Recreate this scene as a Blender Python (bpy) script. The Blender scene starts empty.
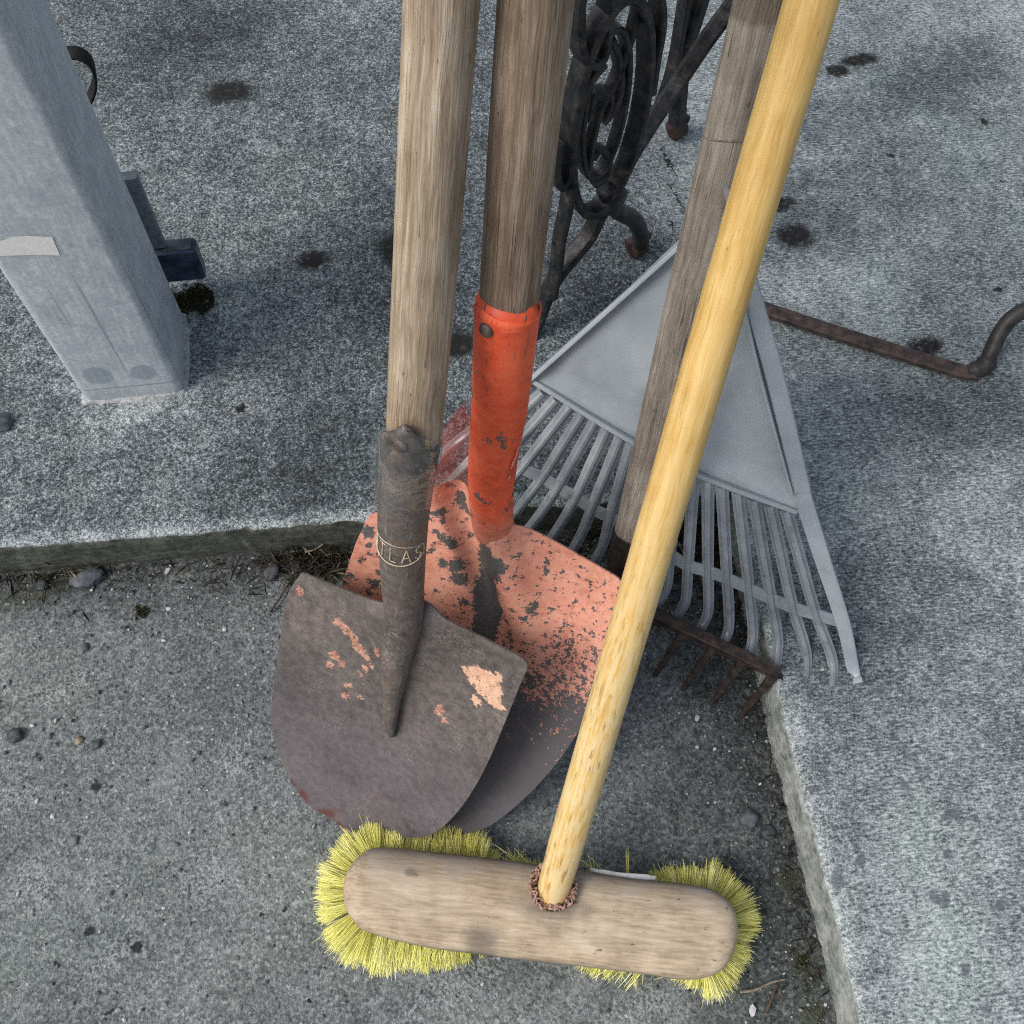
import bpy, bmesh, math, random
from mathutils import Vector, Matrix, noise as mnoise
random.seed(7)
C = bpy.context.scene.collection
R_ = math.radians
V = Vector

# ------------------------------------------------------------------ camera and measuring helpers
H, F = 1.10, 1000.0            # eye height (m), focal length for a 1024 px frame
S = 0.070                      # height of the step
n_ = V(((473 - 512) / F, -(987 - 512) / F, -1.0)).normalized()
ZC = -n_
fw = V((0, 0, -1)); YC = (fw - fw.dot(ZC) * ZC).normalized(); XC = YC.cross(ZC)
RM = Matrix((XC, YC, ZC))
CAM = V((0, 0, H))
def ray(u, v): return RM @ V(((u - 512) / F, -(v - 512) / F, -1.0))
def P(u, v, z): return CAM + ray(u, v) * z                   # a sighted point at a measured distance
def G(u, v, h=0.0):                                          # a sighted point on the level at height h
    d = ray(u, v); return CAM + d * ((h - H) / d.z)
class Plane:                                                  # a plane in the place, from three measured points
    def __init__(s, o, x, y):
        s.o = o; s.y = (y - o).normalized()
        xx = x - o; s.x = (xx - xx.dot(s.y) * s.y).normalized()
        s.n = s.x.cross(s.y)
        if s.n.dot(CAM - o) < 0: s.n = -s.n
    def at(s, u, v):
        d = ray(u, v); return CAM + d * ((s.o - CAM).dot(s.n) / d.dot(s.n))
    def uv(s, p): q = p - s.o; return (q.dot(s.x), q.dot(s.y))
    def pt(s, a, b, h=0): return s.o + s.x * a + s.y * b + s.n * h
def lerp(a, b, t): return a + (b - a) * t
def smooth(e0, e1, x):
    t = max(0, min(1, (x - e0) / (e1 - e0))); return t * t * (3 - 2 * t)
def nz(p, s, seed=0): return mnoise.noise(V(p) * s + V((seed * 17.3, seed * 5.1, seed * 9.7)))

# ------------------------------------------------------------------ scene objects
def tag(o, label=None, cat=None, group=None, kind=None):
    if label: o['label'] = label
    if cat: o['category'] = cat
    if group: o['group'] = group
    if kind: o['kind'] = kind
    return o
def thing(name, label, cat, loc, group=None):
    o = bpy.data.objects.new(name, None); o.empty_display_size = .05
    C.objects.link(o); o.location = loc
    return tag(o, label, cat, group)
def base_of(o):
    b = V((0, 0, 0))
    while o is not None: b = b + o.location; o = o.parent
    return b
def obj(name, mb, mat, parent=None, smooth_=True, loc=None):
    """one mesh object from a MB; mb is in place coordinates"""
    me = bpy.data.meshes.new(name)
    off = base_of(parent) if parent is not None else (V(loc) if loc is not None else V((0, 0, 0)))
    me.from_pydata([tuple(V(p) - off) for p in mb.v], [], mb.f)
    if len(mb.a) == len(mb.v) and mb.a:
        at = me.attributes.new('loc', 'FLOAT_VECTOR', 'POINT')
        at.data.foreach_set('vector', [c for p in mb.a for c in p])
    if smooth_: me.polygons.foreach_set('use_smooth', [True] * len(me.polygons))
    me.validate(); me.update()
    bm = bmesh.new(); bm.from_mesh(me); bmesh.ops.recalc_face_normals(bm, faces=bm.faces) if mb.closed else None
    bm.to_mesh(me); bm.free()
    if smooth_ == 'angle':
        try: me.set_sharp_from_angle(angle=R_(40))
        except Exception: pass
    me.materials.append(mat)
    o = bpy.data.objects.new(name, me); C.objects.link(o)
    if parent is not None: o.parent = parent
    elif loc is not None: o.location = loc
    return o
class MB:
    def __init__(s): s.v = []; s.f = []; s.a = []; s.closed = True
    def add(s, verts, faces, attr=None):
        b = len(s.v); s.v += list(verts); s.f += [tuple(i + b for i in f) for f in faces]
        s.a += list(attr) if attr else [tuple(p) for p in verts]
        return s
    def loft(s, rings, attr=None, cap=True, closed=True):
        n = len(rings[0]); vs = [p for r in rings for p in r]; fs = []
        for i in range(len(rings) - 1):
            for j in range(n if closed else n - 1):
                k = (j + 1) % n
                fs.append((i * n + j, i * n + k, (i + 1) * n + k, (i + 1) * n + j))
        if cap and closed:
            fs.append(tuple(range(n - 1, -1, -1))); fs.append(tuple((len(rings) - 1) * n + j for j in range(n)))
        return s.add(vs, fs, [p for r in attr for p in r] if attr else None)
    def tube(s, pts, rad, n=12, cap=True, wob=0.0, flat=1.0, up=None, ws=25, seed=0):
        pts = [V(p) for p in pts]; N = len(pts)
        if not hasattr(rad, '__len__'): rad = [rad] * N
        rings = []; attrs = []; L = 0; t_prev = None; e1 = None
        for i, p in enumerate(pts):
            t = (pts[min(i + 1, N - 1)] - pts[max(i - 1, 0)]).normalized()
            if e1 is None:
                w = V(up) if up is not None else (V((0, 0, 1)) if abs(t.z) < .9 else V((1, 0, 0)))
                e1 = (w - w.dot(t) * t).normalized()
            else:
                e1 = (e1 - e1.dot(t) * t).normalized()
            e2 = t.cross(e1)
            if i: L += (p - pts[i - 1]).length
            ring = []; ra = []
            for j in range(n):
                a = 2 * math.pi * j / n; r = rad[i]
                if wob: r *= 1 + wob * nz((math.cos(a) * 2, math.sin(a) * 2, L * ws), 1, seed)
                ring.append(p + e1 * (math.cos(a) * r * flat) + e2 * (math.sin(a) * r)); ra.append((math.cos(a) * r, math.sin(a) * r, L))
            rings.append(ring); attrs.append(ra)
        return s.loft(rings, attrs, cap)
    def band(s, pts, w, h, nrm, taper=None):
        """a flat bar of section w (in plane) x h (along nrm) swept along pts, edges slightly eased"""
        pts = [V(p) for p in pts]; N = len(pts); nrm = V(nrm).normalized(); rings = []
        c = min(w, h) * .22
        for i, p in enumerate(pts):
            t = (pts[min(i + 1, N - 1)] - pts[max(i - 1, 0)]).normalized()
            nn = (nrm - nrm.dot(t) * t).normalized(); sd = t.cross(nn)
            k = taper[i] if taper else 1
            ww, hh = w * k / 2, h * k / 2
            rings.append([p + sd * x + nn * y for x, y in ((ww, -hh + c), (ww, hh - c), (ww - c, hh), (-ww + c, hh), (-ww, hh - c), (-ww, -hh + c), (-ww + c, -hh), (ww - c, -hh))])
        return s.loft(rings)
    def box(s, c, ax, ay, az, bev=.002):
        """box centred at c with half-extent vectors; bevelled along its az edges"""
        c, ax, ay, az = V(c), V(ax), V(ay), V(az)
        def ring(zz, k):
            r = []
            bx = bev / ax.length; by = bev / ay.length
            for x, y in ((1, -1 + by), (1, 1 - by), (1 - bx, 1), (-1 + bx, 1), (-1, 1 - by), (-1, -1 + by), (-1 + bx, -1), (1 - bx, -1)):
                r.append(c + ax * x * k + ay * y * k + az * zz)
            return r
        kb = 1 - bev / min(ax.length, ay.length); bz = 1 - bev / az.length
        return s.loft([ring(-1, kb), ring(-bz, 1), ring(bz, 1), ring(1, kb)])
    def stone(s, c, r, sq=(1, 1, .6), seed=0, sub=1, rough=.25, turn=None):
        bm = bmesh.new(); bmesh.ops.create_icosphere(bm, subdivisions=sub, radius=1)
        rot = Matrix.Rotation(seed * 2.4 if turn is None else turn, 3, 'Z')
        vs = []
        for v in bm.verts:
            k = 1 + rough * nz(v.co, 1.1, seed) + rough * .4 * nz(v.co, 2.6, seed + 3)
            vs.append(V(c) + rot @ V((v.co.x * sq[0], v.co.y * sq[1], v.co.z * sq[2])) * r * k)
        fs = [tuple(v.index for v in f.verts) for f in bm.faces]; bm.free()
        return s.add(vs, fs)
def catmull(pts, per=8, closed=False):
    pts = [V(p) for p in pts]; n = len(pts); out = []
    for i in range(n if closed else n - 1):
        g = (lambda k: pts[k % n]) if closed else (lambda k: pts[max(0, min(n - 1, k))])
        p0, p1, p2, p3 = g(i - 1), g(i), g(i + 1), g(i + 2)
        for k in range(per):
            t = k / per
            out.append(.5 * ((2 * p1) + (p2 - p0) * t + (2 * p0 - 5 * p1 + 4 * p2 - p3) * t * t + (3 * p1 - p0 - 3 * p2 + p3) * t ** 3))
    if not closed: out.append(pts[-1])
    return out
def densify(pts, step):
    out = [V(pts[0])]
    for a, b in zip(pts, pts[1:]):
        a, b = V(a), V(b); k = max(1, int((b - a).length / step))
        out += [a.lerp(b, (i + 1) / k) for i in range(k)]
    return out

# ------------------------------------------------------------------ material building
class NT:
    def __init__(s, name, rough=.6, metal=0.0, spec=.5):
        s.m = bpy.data.materials.new(name); s.m.use_nodes = True
        s.t = s.m.node_tree; s.n = s.t.nodes; s.b = s.n['Principled BSDF']; s.out = s.n['Material Output']
        s.b.inputs['Roughness'].default_value = rough; s.b.inputs['Metallic'].default_value = metal
        s.b.inputs['Specular IOR Level'].default_value = spec
    def put(s, sock, v):
        if isinstance(v, bpy.types.NodeSocket): s.t.links.new(v, sock)
        elif isinstance(v, (tuple, list)) and len(v) == 3 and sock.type == 'RGBA': sock.default_value = (*v, 1)
        else: sock.default_value = v
    def obj(s): return s.n.new('ShaderNodeTexCoord').outputs['Object']
    def loc(s):
        a = s.n.new('ShaderNodeAttribute'); a.attribute_name = 'loc'; return a.outputs['Vector']
    def map(s, vec, scale=(1, 1, 1), rot=(0, 0, 0), off=(0, 0, 0)):
        m = s.n.new('ShaderNodeMapping'); s.put(m.inputs['Vector'], vec)
        m.inputs['Scale'].default_value = scale; m.inputs['Rotation'].default_value = rot; m.inputs['Location'].default_value = off
        return m.outputs[0]
    def noise(s, vec, scale, detail=4, rough=.55, dist=0, col=False):
        m = s.n.new('ShaderNodeTexNoise'); s.put(m.inputs['Vector'], vec)
        m.inputs['Scale'].default_value = scale; m.inputs['Detail'].default_value = detail
        m.inputs['Roughness'].default_value = rough; m.inputs['Distortion'].default_value = dist
        return m.outputs['Color' if col else 'Fac']
    def voro(s, vec, scale, feat='F1', out='Distance', rnd=1.0):
        m = s.n.new('ShaderNodeTexVoronoi'); m.feature = feat; s.put(m.inputs['Vector'], vec)
        m.inputs['Scale'].default_value = scale; m.inputs['Randomness'].default_value = rnd
        return m.outputs[out]
    def math(s, op, a, b=0.0, c=0.0, clamp=False):
        m = s.n.new('ShaderNodeMath'); m.operation = op; m.use_clamp = clamp
        s.put(m.inputs[0], a); s.put(m.inputs[1], b); s.put(m.inputs[2], c); return m.outputs[0]
    def vmath(s, op, a, b=(0, 0, 0)):
        m = s.n.new('ShaderNodeVectorMath'); m.operation = op; s.put(m.inputs[0], a)
        if op == 'SCALE': s.put(m.inputs['Scale'], b)
        else: s.put(m.inputs[1], b)
        return m.outputs['Value' if op in ('LENGTH', 'DOT_PRODUCT', 'DISTANCE') else 'Vector']
    def sep(s, v):
        m = s.n.new('ShaderNodeSeparateXYZ'); s.put(m.inputs[0], v); return m.outputs
    def ss(s, x, a, b, lo=0.0, hi=1.0):
        m = s.n.new('ShaderNodeMapRange'); m.interpolation_type = 'SMOOTHSTEP'; s.put(m.inputs[0], x)
        if a > b: a, b, lo, hi = b, a, hi, lo
        m.inputs[1].default_value = a; m.inputs[2].default_value = b; m.inputs[3].default_value = lo; m.inputs[4].default_value = hi
        return m.outputs[0]
    def ramp(s, fac, stops):
        m = s.n.new('ShaderNodeValToRGB'); s.put(m.inputs[0], fac); r = m.color_ramp
        while len(r.elements) < len(stops): r.elements.new(.5)
        for e, (p, c) in zip(r.elements, stops): e.position = p; e.color = (*c, 1)
        return m.outputs[0]
    def mix(s, fac, a, b, mode='MIX'):
        m = s.n.new('ShaderNodeMix'); m.data_type = 'RGBA'; m.blend_type = mode
        s.put(m.inputs[0], fac); s.put(m.inputs[6], a); s.put(m.inputs[7], b); return m.outputs[2]
    def bump(s, h, strength=.5, dist=.001, nrm=None):
        m = s.n.new('ShaderNodeBump'); m.inputs['Strength'].default_value = strength; m.inputs['Distance'].default_value = dist
        s.put(m.inputs['Height'], h)
        if nrm is not None: s.put(m.inputs['Normal'], nrm)
        s.t.links.new(m.outputs[0], s.b.inputs['Normal']); return m.outputs[0]
    def patches(s, vec, lst, wob, wscale, soft=.15):
        """ragged spots: list of (x, y, rx, ry, rot)"""
        w = s.vmath('SCALE', s.vmath('SUBTRACT', s.noise(vec, wscale, 5, .65, col=True), (.5, .5, .5)), wob)
        p = s.vmath('ADD', vec, w); res = None
        for (x, y, rx, ry, rot) in lst:
            m = s.n.new('ShaderNodeMapping'); m.vector_type = 'TEXTURE'; s.put(m.inputs['Vector'], p)
            m.inputs['Location'].default_value = (x, y, 0); m.inputs['Rotation'].default_value = (0, 0, rot); m.inputs['Scale'].default_value = (rx, ry, 1e3)
            d = s.ss(s.vmath('LENGTH', m.outputs[0]), 1 + soft, 1 - soft)
            res = d if res is None else s.math('MAXIMUM', res, d)
        return res
    def col(s, c): s.put(s.b.inputs['Base Color'], c); return s
    def rough(s, c): s.put(s.b.inputs['Roughness'], c); return s

def simple(name, stops, scale=60, rough=.6, metal=0, bump=.3, bd=.001, stretch=(1, 1, 1), coords='obj', spec=.4):
    t = NT(name, rough, metal, spec); v = t.map(t.obj() if coords == 'obj' else t.loc(), stretch)
    f = t.noise(v, scale, 6, .6); t.col(t.ramp(f, stops)); t.bump(t.noise(v, scale * 2.5, 4), bump, bd); return t.m

# ------------------------------------------------------------------ layout of the step: frame (s, t)
e0, e1 = G(0, 548, S), G(365, 520, S)
r0, r1 = G(780, 690, S), G(852, 1010, S)
SX = (e1 - e0); SX.z = 0; SX.normalize(); TX = V((-SX.y, SX.x, 0))
ANG = math.atan2(SX.y, SX.x)
def st(p): return (p.x * SX.x + p.y * SX.y, p.x * TX.x + p.y * TX.y)
def xy(s, t, z=0): return V((SX.x * s + TX.x * t, SX.y * s + TX.y * t, z))
TC = (st(e0)[1] + st(e1)[1]) / 2
SC = (st(r0)[0] + st(r1)[0]) / 2 + .007
def st_px(u, v, h=S): return st(G(u, v, h))

# ------------------------------------------------------------------ concrete materials
def mat_slab():
    t = NT('broomed_concrete', .85, 0, .3)
    v = t.map(t.obj(), rot=(0, 0, -ANG)); q = t.sep(v)
    sx, tx = q[0], q[1]
    plain = t.noise(v, 250, 3, .62); fine = t.noise(v, 520, 2, .6)
    stre = t.noise(t.map(v, (.33, 1, 1)), 400, 3, .66)
    right = t.ss(t.math('ADD', sx, t.math('MULTIPLY', t.noise(v, 6, 2), .15)), SC - .02, SC + .16)
    k = t.math('ADD', t.math('MULTIPLY', plain, .46), t.math('MULTIPLY', fine, .56))
    k2 = t.math('ADD', t.math('MULTIPLY', stre, .50), t.math('ADD', t.math('MULTIPLY', plain, .22), t.math('MULTIPLY', fine, .32)))
    mx = t.n.new('ShaderNodeMix'); t.put(mx.inputs[0], right); t.put(mx.inputs[2], k); t.put(mx.inputs[3], k2); spk = mx.outputs[0]
    big = t.noise(v, 3.6, 5, .62); mid = t.noise(v, 19, 4, .6); mid2 = t.noise(t.map(v, off=(3, 7, 0)), 60, 3, .6)
    lift = t.math('ADD', t.math('MULTIPLY', t.math('SUBTRACT', big, .5), .22), t.math('MULTIPLY', t.math('SUBTRACT', mid, .5), .13))
    lift = t.math('ADD', lift, t.math('MULTIPLY', t.math('SUBTRACT', mid2, .5), .14))
    lift = t.math('ADD', lift, t.math('SUBTRACT', t.math('MULTIPLY', right, .048), .046))
    gr = [(*st_px(a, b), rx, ry, .3) for (a, b, rx, ry) in [(885, 610, .12, .07), (800, 225, .08, .06), (950, 70, .12, .05), (420, 300, .07, .12), (310, 470, .10, .05), (640, 300, .10, .09), (960, 420, .10, .05), (200, 30, .12, .04)]]
    lift = t.math('SUBTRACT', lift, t.math('MULTIPLY', t.patches(v, gr, .10, 16, .75), .055))
    # worn pale rim of the step edges and around the foot of the post
    rim = t.math('MULTIPLY', t.ss(t.math('ADD', tx, t.math('MULTIPLY', t.math('SUBTRACT', mid, .5), .03)), TC + .026, TC + .002), t.ss(sx, SC + .02, SC - .03))
    rim2 = t.math('MULTIPLY', t.ss(t.math('ADD', sx, t.math('MULTIPLY', t.math('SUBTRACT', mid, .5), .03)), SC + .03, SC + .0), t.ss(tx, TC + .02, TC - .02))
    pb = st(G(135, 412, S))
    foot = t.math('MULTIPLY', t.patches(v, [(pb[0], pb[1], .062, .016, .1)], .05, 25, .8), .7)
    lift = t.math('ADD', lift, t.math('MULTIPLY', t.math('ADD', t.math('ADD', rim, foot), t.math('MULTIPLY', rim2, .15)), t.math('MULTIPLY', t.noise(v, 30, 3), .17)))
    val = t.math('ADD', spk, lift)
    c = t.ramp(val, [(.33, (.020, .025, .028)), (.435, (.082, .098, .106)), (.515, (.195, .225, .232)), (.60, (.40, .440, .447)), (.72, (.70, .74, .745))])
    # tint: greener in the shelter of the post and of the tools
    c = t.mix(t.ss(t.noise(v, 7, 3), .50, .68, 0, .35), c, (.9, 1.0, .86), 'MULTIPLY')
    # dark stains, old gum, spots of aggregate
    L = [(230, 92, .034, .022), (313, 260, .021, .016), (795, 236, .026, .022), (775, 205, .030, .012), (925, 347, .026, .014), (240, 408, .006, .004), (985, 122, .006, .007), (1003, 182, .006, .003),
         (860, 60, .03, .012), (838, 70, .018, .014), (890, 155, .005, .004), (1000, 290, .006, .006), (455, 345, .03, .02), (395, 250, .02, .03), (668, 160, .0018, .030), (677, 198, .0018, .026), (672, 225, .0015, .012)]
    sp = []
    for (a, b, rx, ry) in L:
        q_ = st_px(a, b); sp.append((q_[0], q_[1], rx, ry, 0.2))
    m = t.patches(v, sp, .028, 110, .40)
    c = t.mix(t.math('MULTIPLY', m, t.ss(t.noise(v, 130, 3), .3, .5, .75, 1.0)), c, (.016, .015, .015))
    ag = []
    for (a, b, r) in [(947, 855, .010), (945, 900, .010), (967, 970, .012), (815, 788, .012), (838, 880, .011), (935, 898, .010), (880, 690, .009), (860, 860, .010), (905, 785, .007), (1000, 905, .008), (950, 815, .011), (1010, 760, .006), (985, 1010, .011)]:
        q_ = st_px(a, b); ag.append((q_[0], q_[1], r * .7 * (1 + .3 * math.sin(a)), r * .45 * (1 + .35 * math.cos(b)), a * 1.7))
    c = t.mix(t.math('MULTIPLY', t.patches(v, ag, .011, 120, .3), .72), c, (.095, .112, .132))
    # the riser: weathered, algae on the left-hand face
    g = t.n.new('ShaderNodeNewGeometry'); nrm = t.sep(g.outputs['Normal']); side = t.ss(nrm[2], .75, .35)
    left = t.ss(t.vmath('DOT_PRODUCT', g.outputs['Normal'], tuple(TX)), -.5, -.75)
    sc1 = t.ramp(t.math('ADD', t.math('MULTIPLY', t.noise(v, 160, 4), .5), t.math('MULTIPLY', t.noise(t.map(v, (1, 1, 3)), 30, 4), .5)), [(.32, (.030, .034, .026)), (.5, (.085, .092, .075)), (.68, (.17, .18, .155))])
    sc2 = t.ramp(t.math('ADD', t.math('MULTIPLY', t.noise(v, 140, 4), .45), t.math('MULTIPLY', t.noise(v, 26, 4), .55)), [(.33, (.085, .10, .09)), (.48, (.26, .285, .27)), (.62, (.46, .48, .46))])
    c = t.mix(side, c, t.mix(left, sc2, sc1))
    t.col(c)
    h = t.math('ADD', t.math('MULTIPLY', spk, .8), t.math('MULTIPLY', t.noise(v, 90, 3), .5))
    t.bump(h, .6, .003)
    return t.m
def mat_ground():
    t = NT('gritty_ground', .92, 0, .25)
    v = t.map(t.obj(), rot=(0, 0, -ANG)); q = t.sep(v); sx, tx = q[0], q[1]
    grit = t.voro(v, 330, 'F1', 'Color'); gv = t.sep(grit)[0]
    f1 = t.noise(v, 330, 3, .65); f2 = t.noise(v, 120, 5, .66); f3 = t.noise(v, 14, 5, .62); f4 = t.noise(v, 4.2, 4, .6)
    val = t.math('ADD', t.math('ADD', t.math('MULTIPLY', f1, .42), t.math('MULTIPLY', f2, .30)), t.math('ADD', t.math('MULTIPLY', gv, .14), t.math('MULTIPLY', f3, .12)))
    val = t.math('ADD', val, t.math('MULTIPLY', t.math('SUBTRACT', f4, .5), .30))
    # damp grit gathered, and shade painted in, along the kerb and in the corner
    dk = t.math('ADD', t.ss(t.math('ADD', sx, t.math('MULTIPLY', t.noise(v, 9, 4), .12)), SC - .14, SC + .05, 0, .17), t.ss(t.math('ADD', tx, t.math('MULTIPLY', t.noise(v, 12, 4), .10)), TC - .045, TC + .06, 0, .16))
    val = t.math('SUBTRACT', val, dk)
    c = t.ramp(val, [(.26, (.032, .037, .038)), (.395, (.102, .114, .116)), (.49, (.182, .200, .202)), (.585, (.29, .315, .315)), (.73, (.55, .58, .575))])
    c = t.mix(t.ss(t.noise(v, 5, 3), .45, .7, 0, .5), c, (.96, 1.0, .90), 'MULTIPLY')
    # pale dust patches and tiny white chips
    c = t.mix(t.math('MULTIPLY', t.ss(f3, .56, .70), t.ss(f2, .42, .6, .1, .55)), c, (.30, .315, .31))
    du = [(*st_px(a, b, 0), rx, ry, .4) for (a, b, rx, ry) in [(18, 800, .022, .014), (60, 690, .03, .012), (205, 880, .03, .02), (110, 960, .03, .012), (30, 880, .025, .02), (450, 990, .05, .012), (640, 1010, .04, .01), (235, 760, .02, .02)]]
    c = t.mix(t.math('MULTIPLY', t.patches(v, du, .05, 40, .8), t.ss(f1, .42, .62, .0, .55)), c, (.46, .49, .49))
    chip = t.math('MULTIPLY', t.ss(t.sep(t.voro(v, 170, 'F1', 'Color'))[1], .955, .96), t.ss(t.voro(v, 170), .26, .20))
    c = t.mix(t.math('MULTIPLY', chip, .8), c, (.55, .57, .55))
    pit = t.math('MULTIPLY', t.ss(t.sep(t.voro(v, 95, 'F1', 'Color'))[2], .975, .98), t.ss(t.voro(v, 95), .22, .12))
    c = t.mix(t.math('MULTIPLY', pit, .5), c, (.012, .012, .013))
    L = [(90, 931, .006, .004), (137, 948, .0055, .005), (96, 787, .006, .004), (262, 915, .0025, .002), (285, 910, .0025, .002), (275, 945, .002, .002), (110, 1012, .006, .002), (113, 893, .003, .0025)]
    sp = [(*st_px(a, b, 0), rx, ry, .3) for (a, b, rx, ry) in L]
    c = t.mix(t.math('MULTIPLY', t.patches(v, sp, .009, 190, .3), .88), c, (.016, .014, .016))
    mo = [(*st_px(a, b, 0), rx, ry, .3) for (a, b, rx, ry) in [(805, 965, .014, .02), (812, 1015, .014, .014), (788, 880, .012, .014), (20, 600, .05, .012), (330, 575, .05, .014)]]
    c = t.mix(t.math('MULTIPLY', t.patches(v, mo, .03, 60, .7), .6), c, (.050, .056, .024))
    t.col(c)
    t.bump(t.math('ADD', t.math('MULTIPLY', f1, .6), t.math('ADD', t.math('MULTIPLY', f2, .6), t.math('MULTIPLY', gv, .35))), .9, .004)
    return t.m

# ------------------------------------------------------------------ the setting
def build_setting():
    g = MB(); g.closed = False
    B = 30
    # fine patch near, big sheet far, one level
    xs = [-B, -3] + [SC - .9 + i * .06 for i in range(16)] + [SC + .05]
    ts = [-B, -3] + [-.6 + i * .06 for i in range(20)] + [TC + .06]
    xs = sorted(set(xs)); ts = sorted(set(ts))
    vs = [xy(a, b, .004 * nz((a, b, 0), 6)) if -.9 < a < SC and -.6 < b < TC else xy(a, b, 0) for b in ts for a in xs]
    n = len(xs)
    g.add(vs, [(j * n + i, j * n + i + 1, (j + 1) * n + i + 1, (j + 1) * n + i) for j in range(len(ts) - 1) for i in range(n - 1)])
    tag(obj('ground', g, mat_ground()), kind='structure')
    m = MB(); m.closed = False
    prof = [(.060, S), (.030, S), (.012, S - .0003), (.005, S - .001), (.0012, S - .0028), (0, S - .006), (.0, S - .016), (.0, .040), (.0005, .025), (.001, .010), (.0015, -.012)]
    def strip(fn, along, flip):
        rows = []
        for k, (d, z) in enumerate(prof):
            row = []
            for a in along:
                p = fn(a, d); amp = 0 if k < 2 else 1
                w = .0022 * nz((p.x, p.y, 0), 9) + .002 * nz((p.x, p.y, z), 34) + .0022 * nz((p.x, p.y, z), 90) + .0014 * nz((p.x, p.y, z), 260)
                chip = max(0, nz((p.x, p.y, 0), 16, 4) - .30) * .022 * smooth(.035, .066, z)
                nn = -TX if flip == 0 else -SX
                corner = smooth(0, .03, abs((st(p)[0] - SC) if flip == 0 else (st(p)[1] - TC)))
                row.append(V((p.x, p.y, z)) + nn * (w - chip) * amp * corner + V((0, 0, -.5 * chip * amp * corner)))
            rows.append(row)
        L = len(along); vs = [p for r in rows for p in r]
        m.add(vs, [(i * L + j, i * L + j + 1, (i + 1) * L + j + 1, (i + 1) * L + j) for i in range(len(rows) - 1) for j in range(L - 1)])
    al = [-B, -8, -3, -1.2] + [-.95 + i * .004 for i in range(int((SC + .95) / .004))]
    a0 = al[0]; k_ = [(a - a0) / (al[-1] - a0) for a in al]
    strip(lambda k, d: xy(a0 + k * (SC + d - .010 * (1 - d / .06) - a0), TC + d), k_, 0)
    al = [-B, -8, -3, -.6] + [-.4 + i * .004 for i in range(int((TC + .4) / .004))]
    b0 = al[0]; k_ = [(a - b0) / (al[-1] - b0) for a in al]
    strip(lambda k, d: xy(SC + d - .010 * (1 - d / .06) * smooth(-.12, .27, b0 + k * (TC + d - b0)), b0 + k * (TC + d - b0)), k_, 1)
    d = .06
    m.add([xy(-B, TC + d, S), xy(SC + d, TC + d, S), xy(SC + d, B, S), xy(-B, B, S)], [(0, 1, 2, 3)])
    m.add([xy(SC + d, -B, S), xy(B, -B, S), xy(B, B, S), xy(SC + d, B, S), xy(SC + d, TC + d, S)], [(0, 1, 2, 3, 4)])
    tag(obj('pavement', m, mat_slab()), kind='structure')

# ------------------------------------------------------------------ wood
def mat_wood(name, dark, mid, light, crack=.5, rough=.75, worn=None, knots=False, bumpk=.9, seed=0, gloss=False, stain=None):
    t = NT(name, rough, 0, .35)
    v = t.map(t.loc(), off=(seed * 3.1, seed * 1.7, seed * .9))
    warp = t.vmath('ADD', v, t.vmath('SCALE', t.vmath('SUBTRACT', t.noise(t.map(v, (1, 1, .4)), 40, 2, col=True), (.5, .5, .5)), .006))
    fib = t.noise(t.map(warp, (1, 1, .035)), 900, 4, .6); br = t.noise(t.map(warp, (1, 1, .05)), 170, 4, .6); lo = t.noise(t.map(v, (1, 1, .35)), 32, 3, .6)
    blot = t.noise(v, 24, 4, .6)
    k = t.math('ADD', t.math('ADD', t.math('MULTIPLY', fib, .30), t.math('MULTIPLY', br, .34)), t.math('ADD', t.math('MULTIPLY', lo, .2), t.math('MULTIPLY', blot, .16)))
    c = t.ramp(k, [(.36, dark), (.49, mid), (.62, light)])
    ck = t.math('MULTIPLY', t.ss(t.noise(t.map(warp, (1, 1, .03)), 330, 3, .55), .66, .72), crack)
    c = t.mix(ck, c, tuple(x * .3 for x in dark))
    specks = t.math('MULTIPLY', t.ss(t.noise(t.map(v, (1, 1, .25)), 260, 3, .6), .68, .74), .6)
    c = t.mix(specks, c, tuple(x * .4 for x in dark))
    if worn is not None:           # paint or varnish worn toward the lower end: (from, to, colours)
        z = t.sep(t.loc())[2]
        w = t.math('MULTIPLY', t.ss(z, worn[1], worn[0]), t.ss(t.math('ADD', t.noise(t.map(v, (1, 1, .16)), 260, 4, .65), t.math('MULTIPLY', br, .3)), .52, .74))
        c = t.mix(w, c, worn[2])
        w2 = t.math('MULTIPLY', t.ss(z, worn[1], worn[0]), t.ss(t.noise(t.map(v, (1, 1, .14), off=(5, 2, 1)), 260, 4, .6), .58, .66))
        c = t.mix(t.math('MULTIPLY', w2, .8), c, worn[3])
    if stain is not None:
        for (z0, z1, colr, amt) in stain:
            z = t.math('ADD', t.sep(t.loc())[2], t.math('MULTIPLY', t.math('SUBTRACT', t.noise(v, 50, 3), .5), .02))
            f = t.math('MULTIPLY', t.ss(z, z0 - .004, z0 + .004), t.ss(z, z1 + .02, z1 - .02))
            c = t.mix(t.math('MULTIPLY', f, amt), c, colr, 'MULTIPLY')
    t.col(c)
    t.bump(t.math('ADD', t.math('MULTIPLY', fib, .5), t.math('SUBTRACT', t.math('MULTIPLY', br, .8), ck)), bumpk, .0012)
    if gloss: t.rough(t.ss(blot, .4, .6, .32, .55))
    return t.m

def handle_pts(samples, up_to, step=.012):
    """samples: (u, v, z) along the sighted shaft, straight in the place; extended past the last to up_to metres"""
    ps = [P(*q) for q in samples]
    a, b = ps[0], ps[-1]; d = (b - a).normalized(); L = (b - a).length
    tot = L + up_to; N = int(tot / step)
    return [a + d * (tot * i / N) for i in range(N + 1)], d, L, tot

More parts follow.
